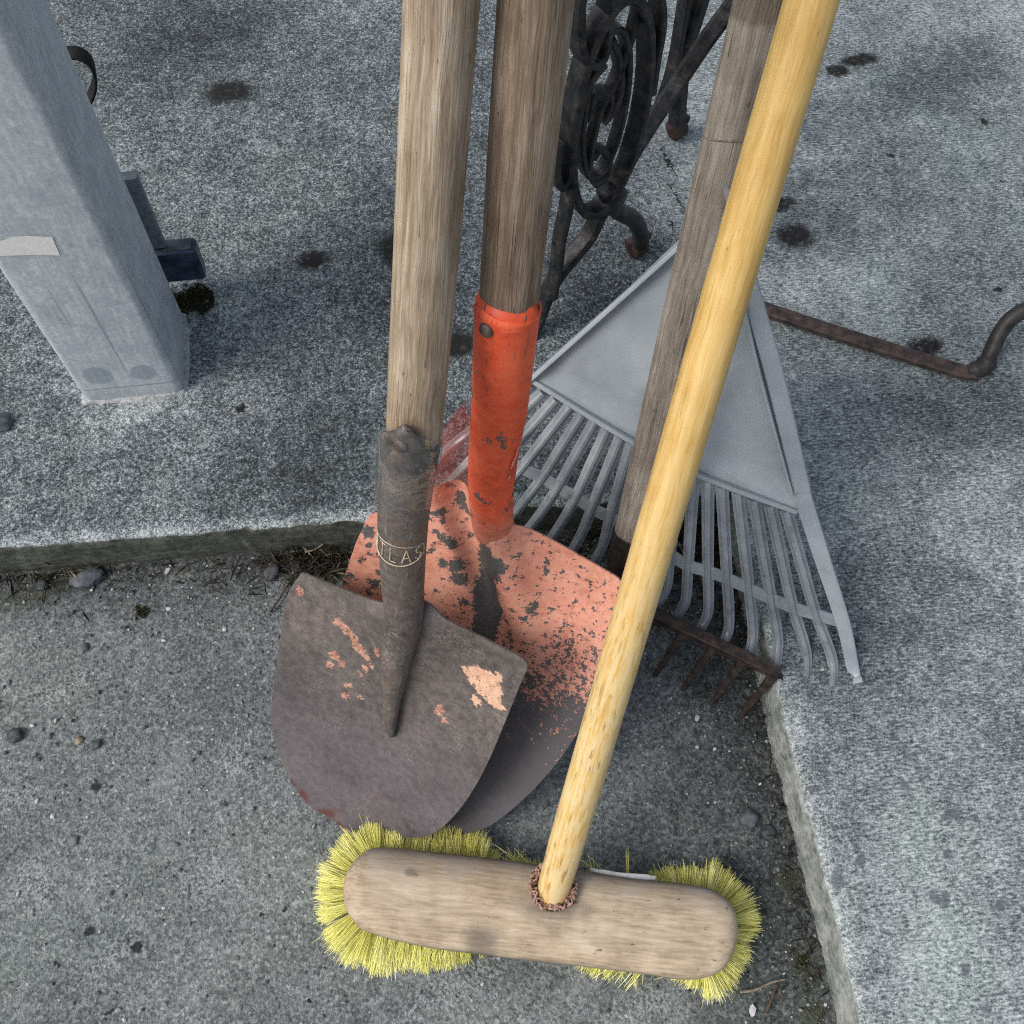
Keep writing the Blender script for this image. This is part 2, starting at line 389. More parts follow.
# ------------------------------------------------------------------ shovels
def blade(name, pl, outline, depth, bumpf, thick, mat, parent, rings=26, per=10, edge=0.0):
    """dished plate: outline sighted on plane pl; depth pushes the middle back, bumpf(x, y) lifts details"""
    o2 = [pl.uv(pl.at(u, v)) for u, v in outline]
    o2 = [(p.x, p.y) for p in catmull([V((x, y, 0)) for x, y in o2], per, True)]
    cx = sum(p[0] for p in o2) / len(o2); cy = sum(p[1] for p in o2) / len(o2); n = len(o2)
    def surf(off):
        vs, at = [], []
        for k in range(rings + 1):
            r = 1 - k / rings if k < rings else .004
            r = r ** .85 if k < rings else r
            for x, y in o2:
                X, Y = cx + (x - cx) * r, cy + (y - cy) * r
                h = -depth * (1 - r ** 2.2) + bumpf(X, Y) * min(1, (1 - r) * 9 + edge)
                h += .0012 * nz((X, Y, 0), 22)
                vs.append(pl.pt(X, Y, h - off)); at.append((X, Y, 0))
        return vs, at
    m = MB(); f, fa = surf(0); b, ba = surf(thick)
    nv = len(f); fs = []
    for k in range(rings):
        for j in range(n):
            q = (k * n + j, k * n + (j + 1) % n, (k + 1) * n + (j + 1) % n, (k + 1) * n + j)
            fs.append(q); fs.append(tuple(i + nv for i in reversed(q)))
    fs.append(tuple(rings * n + j for j in range(n))); fs.append(tuple(nv + rings * n + j for j in reversed(range(n))))
    for j in range(n): fs.append((j, nv + j, nv + (j + 1) % n, (j + 1) % n))
    m.add(f + b, fs, fa + ba)
    return obj(name, m, mat, parent, 'angle')

def mat_brown_steel(pl=None):
    t = NT('worn_brown_steel', .48, .25, .5); v = t.loc()
    a = t.noise(v, 9, 5, .6); b = t.noise(v, 120, 4, .65); g = t.noise(v, 420, 2, .6)
    k = t.math('ADD', t.math('MULTIPLY', a, .46), t.math('ADD', t.math('MULTIPLY', b, .32), t.math('MULTIPLY', g, .22)))
    c = t.ramp(k, [(.36, (.060, .052, .048)), (.48, (.125, .108, .100)), (.57, (.185, .158, .145)), (.68, (.30, .26, .235))])
    if pl is not None:
        y = t.sep(v)[1]
        c = t.mix(t.ss(t.math('ADD', y, t.math('MULTIPLY', a, .06)), .12, .26, 0, .55), c, (.128, .116, .138))
        rs = t.math('MULTIPLY', t.ss(t.noise(v, 26, 5, .65), .55, .68), t.ss(t.noise(v, 260, 3, .65), .5, .62))
        c = t.mix(t.math('MULTIPLY', rs, .8), c, (.23, .135, .09))
        lg = t.math('MULTIPLY', t.ss(t.noise(t.map(v, off=(4, 2, 0)), 18, 4), .55, .7), t.ss(g, .5, .65))
        c = t.mix(t.math('MULTIPLY', lg, .6), c, (.34, .315, .29))
        bl_ = t.ss(t.noise(t.map(v, off=(1, 9, 0)), 30, 5, .65), .52, .68)
        c = t.mix(t.math('MULTIPLY', bl_, .5), c, (.062, .052, .050))
        def pk(lst): return [(*pl.uv(pl.at(u, w)), rx * .9 / 1000, ry * .9 / 1000, rot) for u, w, rx, ry, rot in lst]
        peach = pk([(464, 675, 8, 6, .2), (475, 677, 10, 7, 0), (487, 681, 9, 8, 0), (482, 692, 12, 10, 0), (491, 702, 9, 7, 0), (496, 694, 6, 9, 0), (501, 709, 4, 4, 0), (470, 685, 6, 5, 0), (474, 704, 6, 5, 0), (497, 680, 4, 6, 0)])
        salm = pk([(335, 627, 7, 5, .2), (342, 634, 7, 6, 0), (349, 643, 5, 8, 0), (354, 654, 7, 6, 0), (361, 662, 5, 5, 0), (330, 660, 7, 6, 0), (325, 668, 5, 4, 0), (337, 669, 5, 4, 0), (366, 672, 3, 3, 0), (360, 674, 3, 5, 0), (340, 700, 5, 3, .1), (355, 703, 4, 3, .1), (299, 592, 4, 6, .1), (374, 655, 4, 6, 0), (343, 690, 6, 3, 0), (435, 715, 5, 8, .2), (440, 725, 4, 4, .2), (355, 680, 3, 4, 0)])
        m1 = t.math('MULTIPLY', t.patches(v, peach, .018, 240, .12), t.ss(t.noise(v, 330, 4, .7), .36, .40)); m2 = t.math('MULTIPLY', t.patches(v, salm, .018, 260, .12), t.ss(t.noise(v, 300, 4, .7), .42, .46))
        c = t.mix(m1, c, t.ramp(t.noise(v, 170, 3), [(.4, (.72, .42, .27)), (.6, (.80, .52, .36))]))
        c = t.mix(m2, c, t.ramp(t.noise(v, 120, 3), [(.4, (.50, .22, .15)), (.6, (.62, .36, .27))]))
        red = t.patches(v, pk([(322, 815, 22, 9, -.6), (302, 798, 12, 8, -.9), (338, 826, 12, 6, -.2), (293, 785, 5, 8, 0)]), .018, 60, .5)
        c = t.mix(t.math('MULTIPLY', red, .75), c, (.13, .028, .018))
        scr = t.ss(t.noise(t.map(v, (1, .05, 1), rot=(0, 0, .35)), 700, 2, .5), .70, .74)
        c = t.mix(t.math('MULTIPLY', scr, .28), c, (.36, .33, .31))
        scr2 = t.ss(t.noise(t.map(v, (.06, 1, 1), rot=(0, 0, -.5)), 500, 2, .5), .70, .74)
        c = t.mix(t.math('MULTIPLY', scr2, .22), c, (.05, .045, .043))
        pt_ = t.ss(t.noise(v, 190, 4, .7), .60, .66)
        c = t.mix(t.math('MULTIPLY', pt_, .5), c, (.055, .045, .042))
    else:
        z = t.sep(v)[2]
        lg = t.math('MULTIPLY', t.ss(t.noise(v, 40, 4), .5, .68), t.ss(g, .42, .6))
        c = t.mix(t.math('MULTIPLY', lg, .6), c, (.36, .325, .285))
        sc3 = t.ss(t.noise(t.map(v, (1, 1, .12), rot=(.2, .1, 0)), 300, 3, .6), .62, .68)
        c = t.mix(t.math('MULTIPLY', sc3, .4), c, (.40, .37, .33))
        c = t.mix(t.math('MULTIPLY', t.ss(t.noise(v, 180, 3, .7), .62, .68), .6), c, (.045, .038, .034))
        c = t.mix(t.ss(t.noise(v, 55, 5, .65), .48, .66, 0, .6), c, (.20, .135, .095))
    t.col(c); t.rough(t.ss(b, .35, .65, .42, .68))
    t.bump(t.math('ADD', t.math('MULTIPLY', b, .7), t.math('MULTIPLY', g, .35)), .35, .0012)
    return t.m

def mat_orange(pl=None):
    t = NT('chipped_orange_paint', .5, 0, .45); v = t.loc()
    n1 = t.noise(v, 30, 5, .6); n2 = t.noise(v, 130, 4, .65); n3 = t.noise(v, 480, 3, .6)
    bare = t.ramp(t.math('ADD', t.math('MULTIPLY', n1, .6), t.math('MULTIPLY', n3, .4)), [(.35, (.055, .055, .054)), (.5, (.092, .090, .086)), (.66, (.15, .142, .135))])
    if pl is None:
        z = t.sep(v)[2]
        paint = t.ramp(t.math('ADD', t.math('MULTIPLY', n1, .6), t.math('MULTIPLY', n2, .4)), [(.35, (.62, .070, .026)), (.5, (.80, .110, .040)), (.66, (.84, .165, .075))])
        dull = t.ramp(n2, [(.35, (.50, .14, .085)), (.62, (.66, .235, .15))])
        zz = t.math('ADD', z, t.math('MULTIPLY', t.math('SUBTRACT', n1, .5), .10))
        paint = t.mix(t.ss(zz, .105, .055), paint, dull)      # z runs from the blade upward
        chips = t.math('MAXIMUM', t.math('MULTIPLY', t.ss(t.noise(t.map(v, (1, 1, .45)), 62, 5, .65), .60, .62), t.ss(n2, .38, .48)), t.ss(t.noise(v, 150, 3, .65), .69, .70))
        c = t.mix(chips, paint, bare)
        scr = t.ss(t.noise(t.map(v, (1, 1, .10), rot=(.25, 0, 0)), 240, 2, .5), .66, .70)
        c = t.mix(t.math('MULTIPLY', scr, .6), c, (.30, .10, .07))
        c = t.mix(t.math('MULTIPLY', t.ss(t.noise(v, 45, 5, .7), .52, .68), .30), c, (.27, .085, .05))
        t.col(c)
    else:
        x, y = t.sep(v)[0], t.sep(v)[1]
        paint = t.ramp(t.math('ADD', t.math('MULTIPLY', n1, .5), t.math('MULTIPLY', n2, .5)), [(.36, (.55, .215, .145)), (.5, (.68, .305, .215)), (.66, (.74, .39, .29))])
        # coverage falls off toward the mouth and the right edge
        d = t.math('ADD', t.math('MULTIPLY', y, 1.0), t.math('MULTIPLY', t.math('MAXIMUM', x, 0.0), .35))
        bias = t.ss(d, .02, .36, .115, -.165)
        thr = t.math('ADD', t.math('ADD', t.math('MULTIPLY', n1, .22), t.math('MULTIPLY', t.noise(v, 120, 6, .75), .46)), t.math('ADD', t.math('MULTIPLY', t.noise(v, 340, 3, .7), .32), bias))
        cov = t.ss(thr, .478, .492)
        def pk(lst): return [(*pl.uv(pl.at(u, w)), rx * .9 / 1000, ry * .9 / 1000, rot) for u, w, rx, ry, rot in lst]
        chips = t.patches(v, pk([(475, 535, 7, 16, .1), (483, 560, 13, 30, .1), (481, 600, 15, 34, .1), (479, 635, 14, 26, .1), (496, 572, 8, 9, 0), (490, 620, 10, 14, 0), (500, 560, 12, 10, 0), (478, 640, 14, 40, .1), (455, 505, 6, 9, .4), (462, 516, 9, 7, .5), (446, 543, 12, 5, .6), (438, 512, 6, 5, 0), (452, 570, 8, 10, .2), (455, 585, 9, 8, .1), (372, 528, 7, 8, 0), (384, 545, 4, 3, 0), (350, 575, 5, 4, 0), (373, 586, 6, 5, 0),
                                     (362, 560, 2.5, 2.5, 0), (365, 557, 2.5, 3, 0), (440, 565, 5, 6, 0), (436, 533, 5, 4, 0), (463, 545, 3, 3, 0), (545, 565, 4, 3, 0), (531, 610, 5, 8, .2), (523, 620, 5, 4, 0), (544, 574, 3, 5, 0), (458, 610, 6, 5, 0)]), .020, 250, .10)
        salt = t.math('MULTIPLY', t.ss(t.noise(t.map(v, off=(2, 5, 0)), 150, 4, .7), .575, .60), t.ss(t.math('ADD', x, t.math('MULTIPLY', y, .5)), -.05, .05, .0, 1.0))
        salt = t.math('MAXIMUM', salt, t.math('MULTIPLY', t.ss(t.noise(t.map(v, off=(8, 1, 0)), 85, 5, .68), .575, .595), t.ss(x, -.015, -.035)))
        m = t.math('MULTIPLY', cov, t.math('SUBTRACT', 1.0, t.math('MAXIMUM', chips, salt)))
        bare2 = t.mix(t.ss(t.math('ADD', y, t.math('MULTIPLY', x, .5)), .1, .26), bare, (.075, .070, .078))
        paint = t.mix(t.ss(d, .12, .26, 0, .62), paint, (.33, .135, .10))
        c = t.mix(m, bare2, paint)
        t.col(c)
    t.rough(t.ss(n2, .35, .65, .45, .7))
    t.bump(t.math('ADD', t.math('MULTIPLY', n2, .4), t.math('MULTIPLY', n3, .3)), .25, .001)
    return t.m

def strokes(mb, pts, fn, r=.0006):
    ps = [fn(*p) for p in pts]
    mb.tube(densify(ps, .0015), r, 5)

def build_shovels(M):
    # --- the brown shovel in front
    A0, At, Ar = P(410, 600, .868), P(385, 838, 1.028), P(527, 668, .842)
    pa = Plane(A0, Ar, At)
    base = G(385, 838, 0)
    t = thing('shovel', 'brown worn round mouth shovel in front, bare blade with a stamped socket', 'shovel', base)
    out = [(299, 576), (286, 600), (279, 650), (272, 700), (273, 735), (285, 770), (303, 798), (328, 822), (352, 832), (390, 838), (424, 837), (446, 824), (468, 798), (488, 762), (504, 724), (518, 690), (527, 668), (524, 660), (513, 653), (478, 636), (447, 620), (428, 603), (408, 598), (383, 603), (345, 590), (312, 577), (304, 574)]
    uvc = [pa.uv(pa.at(*p)) for p in ((390, 735), (395, 700), (402, 650), (405, 605))]
    def bumpA(x, y):
        # fillet where the socket runs into the plate
        y0, y1 = uvc[3][1], uvc[0][1]
        k = (y - y0) / (y1 - y0); xc = lerp(uvc[3][0], uvc[0][0], max(0, min(1, k)))
        w = lerp(.034, .012, max(0, min(1, k)))
        return (.014 * smooth(1.15, .1, k)) * math.exp(-((x - xc) / w) ** 2) * smooth(-.25, .1, k + .25)
    blade('blade', pa, out, .010, bumpA, .0022, mat_brown_steel(pa), t)
    def onA(u, v, h): return pa.at(u, v) + pa.n * h
    path = [onA(388.5, 742, -.012), onA(389, 736, -.004), onA(390.5, 722, .0), onA(393, 700, .002), onA(397, 677, .005), onA(402, 650, .0075), P(404, 622, .868), P(403, 590, .836), P(402.5, 532, .757), P(406, 485, .708), P(409.5, 452, .673), P(410.2, 443, .665)]
    rad = [.0015, .0035, .0062, .0085, .0115, .0145, .0166, .0177, .0188, .0195, .0201, .0203]
    pts = catmull(path, 10); rr = []
    for i in range(len(rad) - 1): rr += [lerp(rad[i], rad[i + 1], k / 10) for k in range(10)]
    rr.append(rad[-1])
    global SOCK; SOCK = [(p, q) for p, q in zip(pts, rr)]
    sock = MB(); sock.tube(pts, rr, 40, True, .02, 1, up=CAM - P(400, 550, .78), ws=30, seed=3)
    ms = mat_brown_steel(None)
    so = obj('socket', sock, ms, t)
    # ear of the socket with its rivet
    hd, d, L, tot = handle_pts([(414.5, 425, .662), (442.5, 0, .492)], .36)
    ax = d
    toC = (CAM - P(410, 440, .66)); f1 = (toC - toC.dot(ax) * ax).normalized(); f2 = ax.cross(f1)
    if f2.dot(XC if False else (RM @ V((1, 0, 0)))) < 0: f2 = -f2
    ctop = path[-1]
    ear = MB(); rows_o = []
    for k in range(19):
        a = R_(-75 + 165 * k / 18)
        hgt = .0015 + .027 * math.exp(-((a + .18) / .62) ** 2) + .010 * smooth(-.3, -1.1, a)
        hgt *= 1 if k not in (0, 18) else .3
        col_ = []
        for q in (-.012, -.004, 0, .35, .7, 1.0):
            hh = q if q <= 0 else q * hgt
            rO = .0204 if q > 0 else (.0203 if q > -.006 else .0195)
            col_.append(ctop + ax * hh + (f1 * math.cos(a) + f2 * math.sin(a)) * rO)
        rows_o.append(col_)
    nq = 6; vs = [p for r in rows_o for p in r]; fs = [(i * nq + j, (i + 1) * nq + j, (i + 1) * nq + j + 1, i * nq + j + 1) for i in range(18) for j in range(5)]
    inn = []
    for k in range(19):
        a = R_(-75 + 165 * k / 18)
        inn += [p - (f1 * math.cos(a) + f2 * math.sin(a)) * .0022 for p in rows_o[k]]
    nv = len(vs)
    fs += [tuple(i + nv for i in reversed(f)) for f in fs]
    for i in range(18): fs.append((i * nq + 5, (i + 1) * nq + 5, nv + (i + 1) * nq + 5, nv + i * nq + 5))
    for i in (0, 18):
        for j in range(5): fs.append((i * nq + j, i * nq + j + 1, nv + i * nq + j + 1, nv + i * nq + j))
    ear.add(vs + inn, fs); obj('socket_ear', ear, ms, so)
    rv = MB(); rc = ctop + ax * .012 + (f1 * math.cos(-.30) + f2 * math.sin(-.30)) * .0208
    rn = (f1 * math.cos(-.30) + f2 * math.sin(-.30))
    rv.tube([rc - rn * .002, rc + rn * .0006, rc + rn * .0012, rc + rn * .0015], [.0050, .0048, .0036, .001], 16)
    obj('rivet', rv, M['rivet'], so)
    # stamped name in its lens-shaped border
    i0 = min(range(len(pts)), key=lambda i: (pts[i] - P(402.5, 531, .758)).length)
    ta = (pts[i0 + 2] - pts[i0 - 2]).normalized(); cc = pts[i0]
    g1 = (CAM - cc); g1 = (g1 - g1.dot(ta) * ta).normalized(); g2 = ta.cross(g1)
    if g2.dot(RM @ V((1, 0, 0))) < 0: g2 = -g2
    def onS(a, h): return cc + ta * h + (g1 * math.cos(a) + g2 * math.sin(a)) * (.0187 - h * .045 + .00015)
    let = MB(); pitch = .53; hh = .0175
    glyph = {'A': [[(-.38, 0), (0, 1), (.38, 0)], [(-.24, .36), (.24, .36)]], 'T': [[(-.36, 1), (.36, 1)], [(0, 0), (0, 1)]], 'L': [[(-.28, 1), (-.28, 0), (.30, 0)]],
             'S': [[(.30, .84), (.12, .99), (-.16, .97), (-.28, .78), (-.16, .58), (.14, .46), (.30, .26), (.16, .03), (-.12, .0), (-.31, .16)]]}
    for i, ch in enumerate('ATLAS'):
        a_c = -.88 + (i - 1) * pitch; sc_ = 1 - .16 * (abs(i - 2) / 2) ** 2
        for g in glyph[ch]:
            strokes(let, [(a_c + x * .46, -.005 + (y - .5) * hh * sc_) for x, y in g], onS, .00055)
    lens_a, lens_b = -.88 - 1.55 * pitch, -.88 + 3.58 * pitch
    for sgn in (1, -1):
        strokes(let, [(lerp(lens_a, lens_b, k / 24), -.005 + sgn * (.0070 + .0062 * (1 - (2 * k / 24 - 1) ** 2)) * (1 if 0 < k < 24 else .75)) for k in range(25)], onS, .00055)
    for e in (lens_a, lens_b): strokes(let, [(e, -.005 - .0044), (e + (.03 if e > 0 else -.03), -.005), (e, -.005 + .0044)], onS, .00055)
    obj('lettering', let, M['letter'], so)
    hm = MB(); hm.tube([hd[0] - d * .022] + hd, [.0165, .0187] + [lerp(.0187, .0196, i / len(hd)) for i in range(len(hd) - 1)], 32, True, .035, 1, ws=9, seed=5)
    obj('handle', hm, mat_wood('grey_brown_ash', (.125, .086, .054), (.315, .243, .168), (.57, .48, .37), .5, .8, seed=1, stain=[(-.1, .075, (.72, .66, .6), .55)]), t)

    # --- the orange shovel behind
    B0, Bt, Br = P(492, 515, .885), P(452, 838, 1.035), P(624, 582, .872)
    pb = Plane(B0, Br, Bt)
    t = thing('shovel', 'large shovel with orange painted socket and chipped salmon blade, standing behind the brown one', 'shovel', G(452, 838, 0))
    out = [(373, 513), (362, 535), (348, 570), (335, 610), (328, 660), (334, 710), (350, 755), (380, 795), (420, 822), (452, 834), (480, 830), (505, 815), (535, 788), (565, 752), (590, 710), (607, 665), (620, 620), (625, 590), (619, 579), (598, 566), (560, 545), (525, 526), (510, 518), (490, 505), (470, 492), (445, 483), (420, 490), (390, 506), (378, 510)]
    ub = [pb.uv(pb.at(*p)) for p in ((492, 515), (525, 645))]
    def bumpB(x, y):
        k = (y - ub[0][1]) / (ub[1][1] - ub[0][1]); xc = lerp(ub[0][0], ub[1][0], max(0, min(1.2, k)))
        f = smooth(1.6, .3, k)
        ridge = .025 * math.exp(-abs((x - xc) / .022) ** 2.4)
        valley = -.013 * math.exp(-((x - xc + .034) / .011) ** 2) * smooth(1.3, .6, k)
        wing = .010 * smooth(xc - .042, xc - .054, x) * smooth(1.25, .4, k)
        return f * (ridge + valley + wing)
    blade('blade', pb, out, .020, bumpB, .0025, mat_orange(pb), t, rings=40, edge=1.0)
    path = [pb.at(499, 553) - pb.n * .026, pb.at(496.5, 541) - pb.n * .014, P(494, 527, .888), P(491.5, 505, .852), P(492.5, 464, .798), P(500, 402, .726), P(506.5, 320, .647), P(508, 306, .636)]
    rad = [.013, .0165, .0182, .0187, .0194, .0207, .0212, .0213]
    pts = catmull(path, 12); rr = []
    for i in range(len(rad) - 1): rr += [lerp(rad[i], rad[i + 1], k / 12) for k in range(12)]
    rr.append(rad[-1])
    # the mouth of the socket is open so that the shaft sits inside it
    sock = MB(); sock.tube(pts, rr, 40, True, .025, 1, up=CAM - P(500, 450, .78), ws=22, seed=8)
    so = obj('socket', sock, mat_orange(None), t)
    hd, d, L, tot = handle_pts([(508.8, 300, .634), (535.5, 0, .504)], .34)
    toC = CAM - path[-1]; f1 = (toC - toC.dot(d) * d).normalized(); f2 = d.cross(f1)
    if f2.dot(RM @ V((1, 0, 0))) < 0: f2 = -f2
    lip = MB(); cols = []
    for k in range(33):
        a = R_(-110 + 220 * k / 32)
        hg = .002 + .0032 * math.exp(-((a + .75) / .6) ** 2) - .0012 * smooth(.0, .9, a) + .0008 * nz((k, 0, 0), .35, 2)
        cols.append([path[-1] + d * q + (f1 * math.cos(a) + f2 * math.sin(a)) * (.02142 if q > -.0022 else .0208) for q in (-.006, -.002, hg)])
    vs = [p for c in cols for p in c]; nq = 3
    fs = [(i * nq + j, (i + 1) * nq + j, (i + 1) * nq + j + 1, i * nq + j + 1) for i in range(32) for j in range(2)]
    inn = [p - (p - path[-1] - d * (p - path[-1]).dot(d)).normalized() * .0018 for p in vs]; nv = len(vs)
    fs += [tuple(i + nv for i in reversed(f)) for f in fs] + [(i * nq + 2, (i + 1) * nq + 2, nv + (i + 1) * nq + 2, nv + i * nq + 2) for i in range(32)]
    lip.add(vs + inn, fs, [(0.01, .01, .2)] * 0 or [tuple((p - path[-1])) for p in vs + inn])
    for i in range(len(lip.a)): lip.a[i] = (lip.a[i][0], lip.a[i][1], .22)
    obj('socket_lip', lip, so.data.materials[0], so)
    rn = (f1 * math.cos(-.62) + f2 * math.sin(-.62)); rc = path[-1] - d * .0075 + rn * .0208
    rv = MB(); rv.tube([rc - rn * .002, rc + rn * .0014, rc + rn * .0026, rc + rn * .003], [.0052, .005, .0038, .001], 16); obj('rivet', rv, M['rivet'], so)
    pk = MB(); pk.closed = False
    i0 = min(range(len(pts)), key=lambda i: (pts[i] - P(494, 440, .77)).length); ta = (pts[i0 + 2] - pts[i0 - 2]).normalized()
    g1 = CAM - pts[i0]; g1 = (g1 - g1.dot(ta) * ta).normalized(); g2 = ta.cross(g1)
    if g2.dot(RM @ V((1, 0, 0))) < 0: g2 = -g2
    for (a_, h_, w_, l_) in [(.98, .004, .055, .005), (.92, -.001, .07, .0045), (.85, -.007, .06, .004), (1.02, .010, .04, .003), (.80, -.0115, .035, .002), (.78, -.026, .06, .0022)]:
        ps = []
        for q in range(12):
            th = q / 12 * 6.283; k_ = 1 + .6 * nz((math.cos(th) * 2, math.sin(th) * 2, a_ * 9), 1, 3)
            aa, h2 = a_ + math.cos(th) * w_ * k_, h_ + math.sin(th) * l_ * k_
            rr_ = rad[3] + (rad[4] - rad[3]) * .5 + .0022
            ps.append(pts[i0] + ta * h2 + (g1 * math.cos(aa) + g2 * math.sin(aa)) * rr_)
        pk.add(ps, [tuple(range(12))])
    obj('paint_mark', pk, M['pinkpaint'], so, False)
    hm = MB(); hm.tube([hd[0] - d * .004] + hd, [.0170, .0193] + [lerp(.0193, .0198, i / len(hd)) for i in range(len(hd) - 1)], 32, True, .03, 1, ws=9, seed=9)
    obj('handle', hm, mat_wood('brown_weathered_ash', (.085, .056, .036), (.215, .16, .112), (.43, .35, .265), .45, .8, seed=2, stain=[(-.1, .13, (.62, .58, .55), .6)]), t)

# ------------------------------------------------------------------ clear plastic wrapper around the brown socket
def build_wrapper():
    t = NT('clear_film', .12, 0, .5)
    v = t.loc()
    tr = t.n.new('ShaderNodeBsdfTransparent'); tr.inputs[0].default_value = (.97, .97, .97, 1)
    gl = t.n.new('ShaderNodeBsdfGlossy'); gl.inputs['Roughness'].default_value = .14; gl.inputs[0].default_value = (.9, .92, .95, 1)
    df = t.n.new('ShaderNodeBsdfDiffuse')
    q = t.sep(v)
    redm = t.patches(v, [(.70, .12, .10, .28, .2), (.80, .42, .07, .16, 0), (.62, .30, .05, .2, .3)], .10, 7, .45)
    t.put(df.inputs[0], t.mix(redm, (.62, .64, .66), (.36, .035, .045)))
    lw = t.n.new('ShaderNodeLayerWeight'); lw.inputs[0].default_value = .35
    bp = t.n.new('ShaderNodeBump'); bp.inputs['Strength'].default_value = .6; bp.inputs['Distance'].default_value = .004
    t.put(bp.inputs['Height'], t.noise(t.map(v, (1, .5, 1)), 11, 2, .5, .4))
    for nd in (gl, df): t.t.links.new(bp.outputs[0], nd.inputs['Normal'])
    t.t.links.new(bp.outputs[0], lw.inputs['Normal'])
    m1 = t.n.new('ShaderNodeMixShader'); t.put(m1.inputs[0], t.math('ADD', t.math('MULTIPLY', redm, .28), .03)); t.t.links.new(tr.outputs[0], m1.inputs[1]); t.t.links.new(df.outputs[0], m1.inputs[2])
    m2 = t.n.new('ShaderNodeMixShader'); t.put(m2.inputs[0], t.math('ADD', t.math('MULTIPLY', t.math('POWER', lw.outputs['Facing'], 2.0), .60), .035)); t.t.links.new(m1.outputs[0], m2.inputs[1]); t.t.links.new(gl.outputs[0], m2.inputs[2])
    t.t.links.new(m2.outputs[0], t.out.inputs['Surface'])
    m = MB(); m.closed = False
    # sheet: passes round the front of the brown socket, its loose end hangs behind toward the orange socket
    rows = []
    topz = [(372, 432, .695), (381, 430, .672), (396, 428, .632), (418, 436, .630), (436, 440, .650), (452, 415, .705), (470, 398, .745), (492, 388, .775), (520, 386, .80)]
    midz = [(369, 470, .735), (377, 470, .712), (392, 478, .672), (413, 480, .668), (433, 472, .688), (452, 460, .742), (472, 448, .775), (495, 440, .80), (522, 436, .82)]
    botz = [(377, 492, .745), (384, 500, .732), (394, 506, .705), (410, 510, .700), (429, 506, .72), (446, 500, .775), (460, 492, .80), (488, 478, .828), (520, 470, .845)]
    for k in range(11):
        f = k / 10
        row = []
        for a, b, c in zip(topz, midz, botz):
            pa_, pb_, pc = P(*a), P(*b), P(*c)
            row.append(pa_ * (1 - f) * (1 - 2 * f) + pb_ * 4 * f * (1 - f) + pc * f * (2 * f - 1))
        rows.append(catmull(row, 6))
    n = len(rows[0]); vs = []; at = []
    for k, r in enumerate(rows):
        for j, p in enumerate(r):
            amp = .004 if 10 < j < 26 else .006
            w = amp * nz((j * .22, k * .35, 0), 1, 2) + .0025 * nz((j * .7, k * .9, 0), 1, 5)
            p = p + (CAM - p).normalized() * (w if not 12 < j < 24 else abs(w) * .5)
            if j < 33:
                q0, qr = min(SOCK, key=lambda e: (e[0] - p).length); dd = p - q0
                need = qr + .0016 + .0012 * abs(nz((j * .4, k * .5, 0), 1, 9))
                if dd.length < need: p = q0 + dd.normalized() * need
            vs.append(p); at.append((j / (n - 1), k / 10, 0))
    m.add(vs, [(k * n + j, k * n + j + 1, (k + 1) * n + j + 1, (k + 1) * n + j) for k in range(10) for j in range(n - 1)], at)
    o = obj('plastic_wrapper', m, t.m, None, True, P(410, 480, .7))
    tag(o, 'torn clear plastic film with red print wrapped around the brown shovel socket', 'plastic film')

